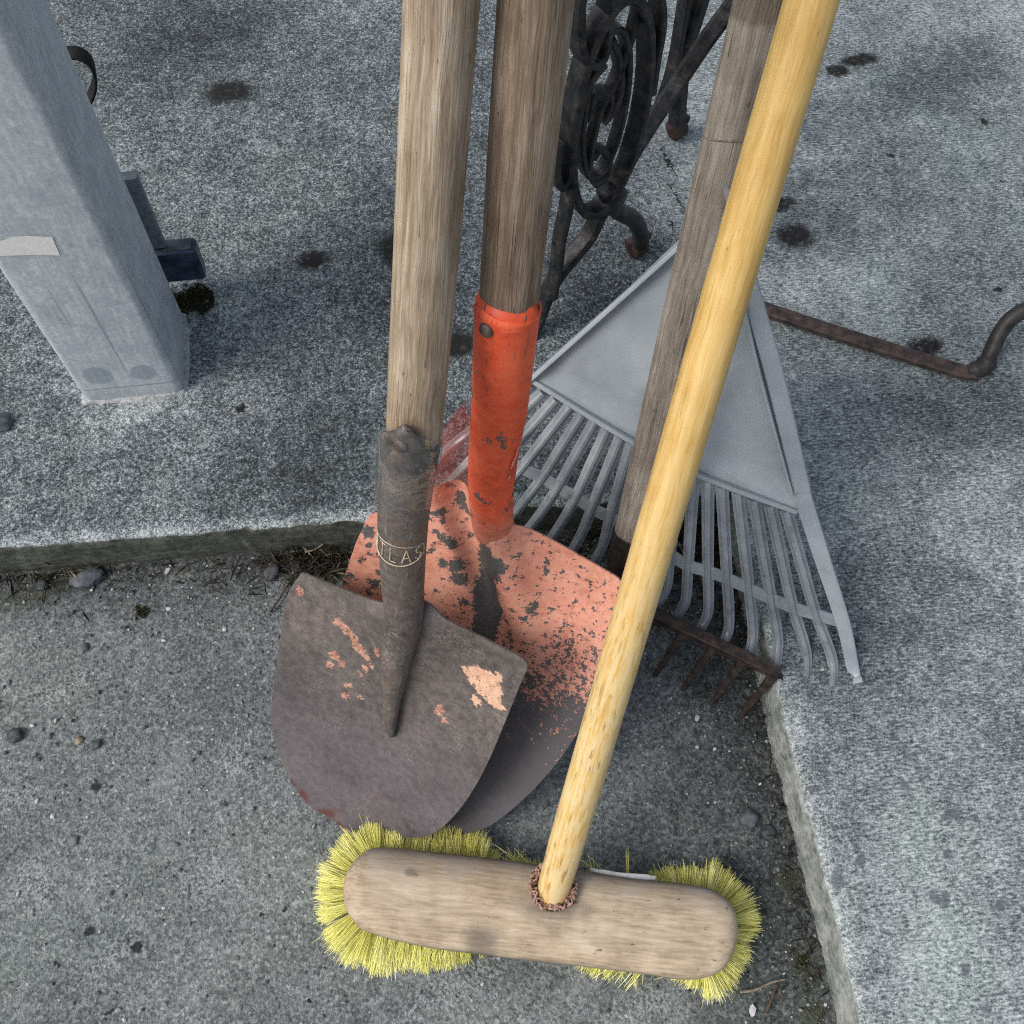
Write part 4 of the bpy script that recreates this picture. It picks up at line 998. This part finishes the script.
# ------------------------------------------------------------------ cast iron stand
def build_iron(M):
    f0, f1 = G(528, 338, S), G(642, 262, S)
    dr = (f1 - f0); dr.z = 0; dr.normalize()
    pl = Plane(f0, f0 + dr, f0 + V((0, 0, 1)))
    t = thing('iron_stand', 'black cast iron scrollwork stand on castors behind the shovel handles', 'stand', G(590, 300, S))
    nrm = pl.n
    def scroll(name, pts, w, h, off=0, taper=None, mat='iron'):
        b = MB(); b.band(catmull([pl.at(u, v) + nrm * off for u, v in pts], 8), w, h, nrm); return obj(name, b, M[mat], t, 'angle')
    def oval(name, cx, cy, a, b, tilt, w, h, off=0):
        ps = []
        for k in range(33):
            th = 2 * math.pi * k / 32
            x, y = math.cos(th) * a, math.sin(th) * b
            ps.append((cx + x + y * -tilt, cy + y + x * -.35))
        return scroll(name, ps, w, h, off)
    # outer medallion and inner rings
    oval('medallion_ring', 607, 103, 36, 108, .14, .010, .022)
    oval('medallion_ring', 606, 104, 21, 74, .14, .007, .014, -.004)
    # scrolls in and around the medallion
    for p in [[(640, 8), (632, 40), (618, 78), (602, 110), (594, 140), (590, 170)], [(612, 40), (620, 60), (622, 90), (614, 112), (604, 124)], [(590, 120), (594, 100), (604, 92), (612, 100), (608, 116)], [(594, 160), (602, 150), (610, 160), (606, 178), (596, 186)]]:
        scroll('scroll', p, .008, .012, -.004)
    for p in [[(578, -20), (576, 10), (577, 40), (583, 58), (592, 62), (600, 52), (604, 30), (606, 0), (606, -20)],
              [(600, 60), (590, 72), (580, 90), (573, 120), (569, 150), (566, 172), (560, 184), (554, 178), (553, 160), (556, 140)],
              [(648, -30), (655, -10), (658, 20), (652, 60), (648, 90)]]:
        scroll('side_scroll', p, .0085, .020)
    # legs: one forward, one to the castor
    scroll('leg', [(612, 190), (600, 212), (588, 236), (572, 256), (556, 276), (546, 296), (538, 318), (530, 338)], .012, .020)
    scroll('leg', [(566, 180), (562, 205), (556, 235), (553, 262), (548, 292)], .008, .018, .006)
    lg = MB(); lp = [(606, 190), (612, 205), (622, 213), (634, 220), (640, 232), (641, 244)]
    lpt = catmull([pl.at(*p) for p in lp], 8); lg.tube(lpt, [.0105] * len(lpt), 14); obj('leg', lg, M['iron'], t)
    kn = MB(); kp = pl.at(612, 192); kn.tube([kp - nrm * .016, kp - nrm * .013, kp + nrm * .013, kp + nrm * .016], [.008, .0125, .0125, .008], 18); obj('hub', kn, M['iron'], t)
    def castor(u, v, zz=S):
        c = G(u, v, zz + .016); w = MB()
        k = dr
        w.tube([c - k * .010, c - k * .008, c + k * .008, c + k * .010], [.010, .0145, .0145, .010], 24); o = obj('castor', w, M['rustiron'], t)
        st_ = MB(); st_.tube([c + k * .012, c + k * .016 + V((0, 0, .008)), c + V((0, 0, .022)), c + V((0, 0, .034))], [.005, .006, .007, .008], 10); obj('castor_stem', st_, M['rustiron'], o)
        return c
    castor(637, 246); castor(677, 128)
    # far leg above the second castor and the long brace
    fl = MB(); c3 = G(677, 122, S + .04)
    d3 = [c3, c3 + V((0, 0, .05)) - dr * .01, c3 + V((0, 0, .12)) - dr * .02, c3 + V((0, 0, .2)) - dr * .012, c3 + V((0, 0, .34)) + dr * .0]
    fl.band(catmull(d3, 8), .020, .022, nrm); obj('leg', fl, M['iron'], t, 'angle')
    fs = MB(); d4 = [c3 + V((0, 0, .06)) - dr * .06, c3 + V((0, 0, .04)) - dr * .07, c3 + V((0, 0, .035)) - dr * .05, c3 + V((0, 0, .1)) - dr * .035, c3 + V((0, 0, .2)) - dr * .04, c3 + V((0, 0, .3)) - dr * .05]
    fs.band(catmull(d4, 8), .008, .018, nrm); obj('side_scroll', fs, M['iron'], t, 'angle')
    k0 = pl.at(612, 192); k1 = P(672, 92, 1.16); k2 = P(736, 0, 1.08); k3 = P(770, -50, 1.04)
    bb = MB(); bb.band(catmull([k0, P(634, 150, k0 and 1.15), k1, P(705, 42, 1.115), k2, k3], 8), .017, .020, (CAM - k1).cross(k2 - k0)); obj('brace', bb, M['iron'], t, 'angle')

def build_bar(M):
    t = thing('iron_bar', 'rusty flat iron bar with an upturned end lying on the pavement at right', 'iron bar', G(870, 345, S))
    pts = [G(u, v, S + .012) for u, v in [(690, 284), (752, 305), (830, 331), (900, 353), (962, 372), (978, 373)]]
    m = MB(); m.band(densify(pts, .02), .019, .010, V((0, 0, 1))); obj('flat_bar', m, M['rustbar'], t, 'angle')
    p2 = [G(968, 372, S + .012), G(984, 366, S + .018), G(992, 350, S + .03), G(1000, 333, S + .045), G(1012, 318, S + .06), G(1032, 308, S + .07), G(1075, 300, S + .075), G(1150, 290, S + .075)]
    b = MB(); c = catmull(p2, 8); b.tube(c, [.0085] * 3 + [.0115] * 9 + [.0095] * (len(c) - 12), 14, up=(0, 0, 1)); obj('bent_end', b, M['rustbar2'], t)

# ------------------------------------------------------------------ stones, moss, litter
def build_bits(M):
    def peb(u, v, r, sq, seed, mat, label, h=0, sub=3, turn=None):
        p = G(u, v, h); m = MB(); m.stone(p + V((0, 0, r * sq[2] * .35)), r, sq, seed, sub, .34, turn)
        tag(obj('pebble', m, M[mat], None, True, tuple(p)), label, 'pebble', 'pebbles lying on the ground')
    peb(90, 578, .0150, (1.25, .78, .55), 2, 'stone_blue', 'largest smooth blue-grey pebble by the foot of the step', turn=.5)
    peb(272, 572, .011, (1.2, .8, .6), 3, 'stone_dark', 'dark pebble by the step near the brown shovel corner')
    peb(42, 586, .008, (1.1, .9, .6), 4, 'stone_dark', 'small dark pebble among straw left of the largest pebble')
    peb(748, 818, .0105, (1, .95, .7), 5, 'stone_blue', 'dark blue-grey pebble between the broom handle and the right kerb')
    peb(768, 832, .008, (1, .95, .6), 6, 'stone_dark', 'flat dark pebble nearest the right kerb')
    peb(16, 736, .009, (1, .9, .6), 7, 'stone_dark', 'dark pebble at the left border of the photo, below the step')
    peb(96, 745, .0062, (1.1, .8, .6), 8, 'stone_blue', 'small grey pebble beside a tan one on the left ground')
    peb(79, 741, .0046, (1, .9, .6), 9, 'stone_tan', 'tiny tan pebble beside a grey one on the left ground')
    peb(83, 648, .0058, (.9, 1, .6), 10, 'stone_grey', 'small grey pebble below the largest pebble')
    peb(74, 841, .006, (1, 1, .6), 11, 'stone_grey', 'small grey pebble alone at the lower left')
    peb(700, 690, .009, (1, .8, .5), 12, 'stone_dark', 'flat dark pebble between the teeth of the steel rake')
    peb(2, 424, .013, (1, .9, .6), 14, 'stone_blue', 'dark blue pebble left of the post on the pavement', S)
    # white chips
    def chip(u, v, r, label, h=0):
        p = G(u, v, h); m = MB(); m.stone(p + V((0, 0, r * .3)), r, (1.2, .8, .35), u, 1, .5)
        tag(obj('chip', m, M['white'], None, False, tuple(p)), label, 'chip', 'white chips on the ground')
    chip(752, 1010, .005, 'white chip by the twigs below the right end of the broom')
    chip(697, 718, .0035, 'white chip in front of the rake teeth')
    chip(168, 571, .004, 'white chip below the step right of the largest pebble'); chip(290, 558, .004, 'pale chip in the leaf litter above the brown shovel corner')
    # moss
    def moss(u, v, r, n, h, label, mat='moss'):
        c = G(u, v, h); m = MB(); m.closed = False
        for k in range(n):
            a = random.uniform(0, 6.28); q = r * math.sqrt(random.random()) * (1 + .55 * nz((math.cos(a), math.sin(a), u), 1.3, 4)); p = c + V((math.cos(a) * q, math.sin(a) * q * .8, 0))
            if nz(p, 90, 6) + .35 * (1 - q / r) < -.02: continue
            hh = random.uniform(.003, .011) * (1.1 - q / r * .7); d = V((random.gauss(0, .5), random.gauss(0, .5), 1)).normalized(); s_ = V((random.uniform(-1, 1), random.uniform(-1, 1), 0)).normalized() * random.uniform(.0006, .0012)
            b = p + V((0, 0, -.001)); m.add([b - s_, b + s_, b + d * hh * .6 + s_ * .8, b + d * hh, b + d * hh * .6 - s_ * .8], [(0, 1, 2, 3, 4)])
        tag(obj('moss', m, M[mat], None, False, tuple(c)), label, 'moss')
    moss(193, 301, .034, 3200, S, 'dark green moss growing under the bracket beside the post')
    moss(142, 611, .0095, 260, 0, 'small round clump of moss on the ground below the step', 'moss2')
    moss(803, 962, .008, 130, 0, 'moss at the foot of the right kerb', 'moss2')
    moss(44, 560, .012, 200, .02, 'left clump of moss growing low on the step riser', 'moss2')
    # twigs
    def twig(name, pts, r, mat, label, cat='twig', h=.003):
        ps = catmull([G(u, v, h + random.uniform(0, .003)) for u, v in pts], 6); m = MB(); m.tube(ps, [r * (1 - .5 * i / len(ps)) for i in range(len(ps))], 6, True, .2)
        tag(obj(name, m, M[mat], None, True, tuple(ps[0])), label, cat, 'twigs and stalks on the ground')
    twig('twig', [(740, 992), (755, 990), (770, 983), (786, 979)], .0016, 'straw', 'pale forked stalk right of the broom bristles')
    twig('twig', [(766, 1013), (771, 1000), (777, 984)], .0024, 'bark', 'short brown twig below the right end of the broom')
    twig('twig', [(781, 1005), (782, 995), (780, 985)], .0012, 'bark', 'thin grey twig closest to the right kerb below the broom')
    twig('twig', [(270, 612), (281, 596), (290, 580)], .0016, 'bark', 'thin dark stalk left of the brown shovel corner')
    twig('twig', [(305, 552), (316, 549), (327, 541)], .0014, 'straw', 'pale stalk in the leaf litter beside the orange blade', h=.01)
    # loose grit: nobody could count it
    g = MB(); stones = []
    bm = bmesh.new(); bmesh.ops.create_icosphere(bm, subdivisions=1, radius=1); base = [v.co.copy() for v in bm.verts]; bf = [tuple(v.index for v in f.verts) for f in bm.faces]; bm.free()
    oc = ([V((1, 0, 0)), V((0, 1, 0)), V((-1, 0, 0)), V((0, -1, 0)), V((0, 0, 1)), V((0, 0, -1))], [(0, 1, 4), (1, 2, 4), (2, 3, 4), (3, 0, 4), (1, 0, 5), (2, 1, 5), (3, 2, 5), (0, 3, 5)])
    def grit(s_, t_, r, z0=0):
        p = xy(s_, t_, z0 + r * .25); rot = Matrix.Rotation(random.uniform(0, 6.28), 3, V((random.gauss(0, 1), random.gauss(0, 1), random.gauss(0, 1))).normalized())
        sc_ = V((random.uniform(.8, 1.4), random.uniform(.7, 1.1), random.uniform(.45, .8))) * r; hue = random.random()
        bv, ff = (base, bf) if r > .0016 else oc
        g.add([p + rot @ V((v.x * sc_.x * random.uniform(.85, 1.15), v.y * sc_.y, v.z * sc_.z)) for v in bv], ff, [(hue, random.random(), 0)] * len(bv))
    for k in range(20000):
        s_ = random.uniform(-.75, SC - .004); t_ = random.uniform(-.25, TC - .004)
        den = .22 + .75 * math.exp(-((TC - t_) / .10)) + .55 * math.exp(-((SC - s_) / .05)) + .35 * nz((s_, t_, 0), 6)
        if random.random() > den: continue
        r = min(.0027, .0006 * math.exp(abs(random.gauss(0, .75)))); grit(s_, t_, r)
    for k in range(500):
        s_ = random.uniform(-.75, SC + .6); t_ = random.uniform(-.1, TC + .9)
        if s_ < SC + .02 and t_ < TC + .02: continue
        grit(s_, t_, min(.003, .0006 * math.exp(abs(random.gauss(0, .5)))), S)
    o = obj('gravel', g, M['grit'], None, False); tag(o, 'loose grit scattered over the lower ground', 'grit', None, 'stuff')
    # leaf litter along the foot of the step and in the corner under the rakes
    lf = MB(); lf.closed = False
    for k in range(1700):
        w = random.random()
        if w < .30: s_, t_ = st(G(random.gauss(312, 26), random.gauss(560, 12), 0))
        elif w < .55: s_ = random.uniform(-.75, SC); t_ = TC - abs(random.gauss(0, .020)) - .006
        else: s_ = SC - abs(random.gauss(0, .12)); t_ = TC - abs(random.gauss(0, .06)) - .005
        if t_ > TC - .004 or s_ > SC - .004: continue
        p = xy(s_, t_, random.uniform(.001, .010)); a = random.uniform(0, 6.28); d = V((math.cos(a), math.sin(a), random.gauss(0, .25))); sd = V((-d.y, d.x, random.gauss(0, .3))).normalized()
        L = random.uniform(.004, .016); W = random.choice([.0004, .0005, .0007, .0009, .0016]) * random.uniform(.7, 1.3); hue = random.random()
        lf.add([p - d * L, p + sd * W + V((0, 0, .001)), p + d * L, p - sd * W + V((0, 0, .0015))], [(0, 1, 2), (0, 2, 3)], [(hue, 0, 0)] * 4)
    for k in range(420):
        if k < 260: s_ = SC - .006 - abs(random.gauss(0, .012)); t_ = random.uniform(-.12, TC)
        else: s_, t_ = st(G(random.gauss(50, 34), random.gauss(573, 7), 0))
        if t_ > TC - .004: continue
        p = xy(s_, t_, random.uniform(.001, .007)); a = random.uniform(0, 6.28); d = V((math.cos(a), math.sin(a), random.gauss(0, .2))); sd = V((-d.y, d.x, random.gauss(0, .3))).normalized()
        L = random.uniform(.003, .011); W = random.choice([.0004, .0006, .0009]); hue = random.random() * (.8 if k < 260 else 1.0) + (0 if k < 260 else .25)
        lf.add([p - d * L, p + sd * W + V((0, 0, .001)), p + d * L, p - sd * W + V((0, 0, .0015))], [(0, 1, 2), (0, 2, 3)], [(hue, 0, 0)] * 4)
    o = obj('leaf_litter', lf, M['litter'], None, False); tag(o, 'dry leaf litter gathered along the foot of the step', 'leaf litter', None, 'stuff')

# ------------------------------------------------------------------ materials that are shared
def materials():
    M = {}
    M['rivet'] = simple('rivet_steel', [(.35, (.06, .045, .04)), (.6, (.16, .13, .115))], 160, .55, .4)
    M['letter'] = simple('rubbed_letters', [(.35, (.42, .34, .23)), (.6, (.66, .57, .42))], 300, .6, .1)
    M['rust'] = simple('dark_rusty_steel', [(.33, (.022, .018, .017)), (.5, (.048, .036, .031)), (.66, (.095, .066, .052))], 90, .6, .3, .5, .001)
    M['redtip'] = simple('red_rusty_tip', [(.35, (.045, .016, .012)), (.6, (.13, .04, .028))], 120, .6, .1)
    t = NT('grey_plastic', .42, 0, .45); v = t.obj(); a = t.noise(v, 14, 4, .6); b = t.noise(v, 260, 3, .6)
    c = t.ramp(t.math('ADD', t.math('MULTIPLY', a, .93), t.math('MULTIPLY', b, .07)), [(.32, (.245, .28, .31)), (.5, (.305, .345, .375)), (.68, (.37, .41, .44))])
    c = t.mix(t.ss(t.noise(v, 16, 5, .6), .55, .75, 0, .40), c, (.17, .185, .195))
    c = t.mix(t.math('MULTIPLY', t.ss(t.noise(t.map(v, (1, .1, 1), rot=(0, 0, .5)), 260, 2, .5), .68, .72), .4), c, (.48, .52, .55))
    c = t.mix(t.math('MULTIPLY', t.ss(t.noise(v, 120, 3, .6), .68, .74), .35), c, (.42, .46, .49))
    t.col(c); t.rough(t.ss(a, .3, .7, .34, .48)); t.bump(a, .10, .002); M['plastic'] = t.m
    t = NT('grey_plastic_tine', .24, 0, .6); v = t.obj(); a = t.noise(v, 22, 4, .6); b = t.noise(v, 240, 3, .65)
    c = t.ramp(t.math('ADD', t.math('MULTIPLY', a, .9), t.math('MULTIPLY', b, .1)), [(.34, (.155, .178, .198)), (.5, (.225, .255, .28)), (.66, (.31, .345, .37))])
    c = t.mix(t.ss(t.noise(v, 60, 4, .6), .58, .72, 0, .5), c, (.09, .095, .095)); t.col(c); M['tine'] = t.m
    M['iron'] = simple('black_cast_iron', [(.35, (.012, .013, .0145)), (.50, (.030, .032, .035)), (.60, (.050, .043, .039)), (.70, (.095, .09, .086))], 70, .42, .3, .5, .0015)
    M['rustiron'] = simple('rusty_cast_iron', [(.35, (.022, .014, .012)), (.6, (.075, .044, .036))], 90, .6, .2, .5)
    M['rustbar'] = simple('rusty_flat_bar', [(.34, (.030, .024, .023)), (.5, (.068, .050, .045)), (.66, (.13, .085, .065))], 60, .65, .2, .5)
    M['rustbar2'] = simple('dark_bent_iron', [(.35, (.018, .018, .019)), (.6, (.055, .05, .048))], 60, .5, .3, .5)
    M['pink'] = simple('pink_twine', [(.35, (.22, .115, .085)), (.6, (.46, .30, .235))], 260, .9, 0, .6)
    M['pinkpaint'] = simple('pink_paint', [(.35, (.62, .22, .20)), (.6, (.80, .42, .40))], 300, .6)
    M['dark'] = simple('dark_hole', [(.3, (.03, .024, .02)), (.7, (.08, .06, .05))], 90, .9)
    M['white'] = simple('off_white', [(.3, (.42, .44, .44)), (.7, (.66, .67, .66))], 90, .8)
    M['tape'] = simple('white_paper_tape', [(.3, (.80, .80, .77)), (.7, (.88, .88, .85))], 120, .8, 0, .2)
    M['galv'] = simple('dull_galvanised', [(.35, (.12, .145, .17)), (.6, (.22, .25, .28))], 90, .55, .3)
    M['blue'] = simple('dark_blue_plastic', [(.40, (.018, .024, .038)), (.5, (.028, .05, .11)), (.6, (.05, .062, .085))], 55, .35, 0, .2)
    M['blue2'] = simple('blue_plastic_lid', [(.40, (.05, .06, .075)), (.6, (.10, .115, .14))], 70, .35, 0, .2)
    M['strap'] = simple('black_webbing', [(.35, (.004, .004, .0045)), (.6, (.010, .010, .011))], 240, .7)
    M['wire'] = simple('pale_wire', [(.35, (.14, .12, .09)), (.6, (.28, .25, .2))], 200, .6)
    M['mortar'] = simple('pale_mortar', [(.35, (.22, .235, .24)), (.5, (.36, .38, .385)), (.65, (.5, .52, .52))], 240, .9, 0, .8)
    for nm, st_ in (('stone_blue', [(.35, (.05, .06, .072)), (.6, (.105, .122, .138))]), ('stone_dark', [(.35, (.025, .029, .034)), (.6, (.07, .078, .085))]), ('stone_tan', [(.35, (.2, .165, .10)), (.6, (.34, .29, .19))]), ('stone_grey', [(.35, (.10, .108, .11)), (.6, (.2, .21, .21))])):
        M[nm] = simple(nm, st_, 130, .6, 0, .3)
    M['moss'] = simple('dark_moss', [(.35, (.018, .022, .010)), (.6, (.055, .060, .024))], 200, .9, 0, 0)
    M['moss2'] = simple('olive_moss', [(.35, (.03, .034, .014)), (.6, (.10, .105, .045))], 200, .9, 0, 0)
    M['straw'] = simple('dry_straw', [(.35, (.16, .13, .09)), (.6, (.30, .26, .19))], 200, .85)
    M['bark'] = simple('twig_bark', [(.35, (.035, .026, .02)), (.6, (.10, .075, .055))], 200, .85)
    t = NT('grit_stone', .85, 0, .3); q = t.sep(t.loc()); t.col(t.ramp(q[0], [(0, (.06, .065, .067)), (.25, (.11, .12, .122)), (.6, (.19, .205, .206)), (.85, (.31, .325, .32)), (.95, (.58, .59, .57))])); M['grit'] = t.m
    t = NT('dry_litter', .9, 0, .2); q = t.sep(t.loc()); t.col(t.ramp(q[0], [(0, (.014, .012, .010)), (.5, (.045, .037, .028)), (.8, (.10, .085, .06)), (.97, (.30, .27, .20))])); M['litter'] = t.m
    t = NT('yellow_bristle', .55, 0, .35); q = t.sep(t.loc())
    c = t.mix(q[1], t.ramp(q[0], [(0, (.52, .50, .08)), (1, (.70, .68, .15))]), t.ramp(q[0], [(0, (.84, .80, .18)), (.6, (.92, .89, .31)), (1, (.94, .92, .52))]))
    t.col(c); t.b.inputs['Subsurface Weight'].default_value = 0.0; M['bristle'] = t.m
    return M

# ------------------------------------------------------------------ light and camera
def light():
    sc = bpy.context.scene
    w = bpy.data.worlds.new("World"); sc.world = w; w.use_nodes = True
    nt = w.node_tree; bg = nt.nodes['Background']
    sky = nt.nodes.new('ShaderNodeTexSky'); sky.sky_type = 'NISHITA'; sky.sun_disc = False
    to_sun = V((-.60, -.34, .74)).normalized()
    el = math.asin(to_sun.z); az = math.atan2(to_sun.x, to_sun.y)
    sky.sun_elevation = el; sky.sun_rotation = az; sky.air_density = 1.0; sky.dust_density = 4.0; sky.ozone_density = 1.0
    hs = nt.nodes.new('ShaderNodeHueSaturation'); hs.inputs['Saturation'].default_value = .62
    nt.links.new(sky.outputs[0], hs.inputs['Color']); nt.links.new(hs.outputs[0], bg.inputs[0]); bg.inputs[1].default_value = .15
    L = bpy.data.lights.new('sun', 'SUN'); L.energy = 1.5; L.angle = R_(24); L.color = (1, .965, .92)
    o = bpy.data.objects.new('sun', L); C.objects.link(o); o.rotation_euler = to_sun.to_track_quat('Z', 'Y').to_euler(); o.location = (0, 0, 4)
    cam = bpy.data.cameras.new('camera'); cam.sensor_width = 36; cam.lens = 36 * F / 1024; cam.clip_start = .02; cam.clip_end = 200
    co = bpy.data.objects.new('camera', cam); C.objects.link(co)
    co.matrix_world = Matrix.Translation(CAM) @ RM.to_4x4()
    sc.camera = co
    sc.view_settings.view_transform = 'Standard'; sc.view_settings.look = 'None'; sc.view_settings.exposure = 0; sc.view_settings.gamma = 1
    sc.cycles.max_bounces = 4; sc.cycles.transparent_max_bounces = 12
    sc.cycles.use_denoising = False; sc.cycles.pixel_filter_type = 'BLACKMAN_HARRIS'; sc.cycles.filter_width = 1.05
    sc.cycles.use_adaptive_sampling = True; sc.cycles.adaptive_threshold = .012

M = materials()
build_setting()
build_shovels(M)
build_wrapper()
build_leaf_rake(M)
build_steel_rake(M)
build_broom(M)
build_post(M)
build_iron(M)
build_bar(M)
build_bits(M)
light()
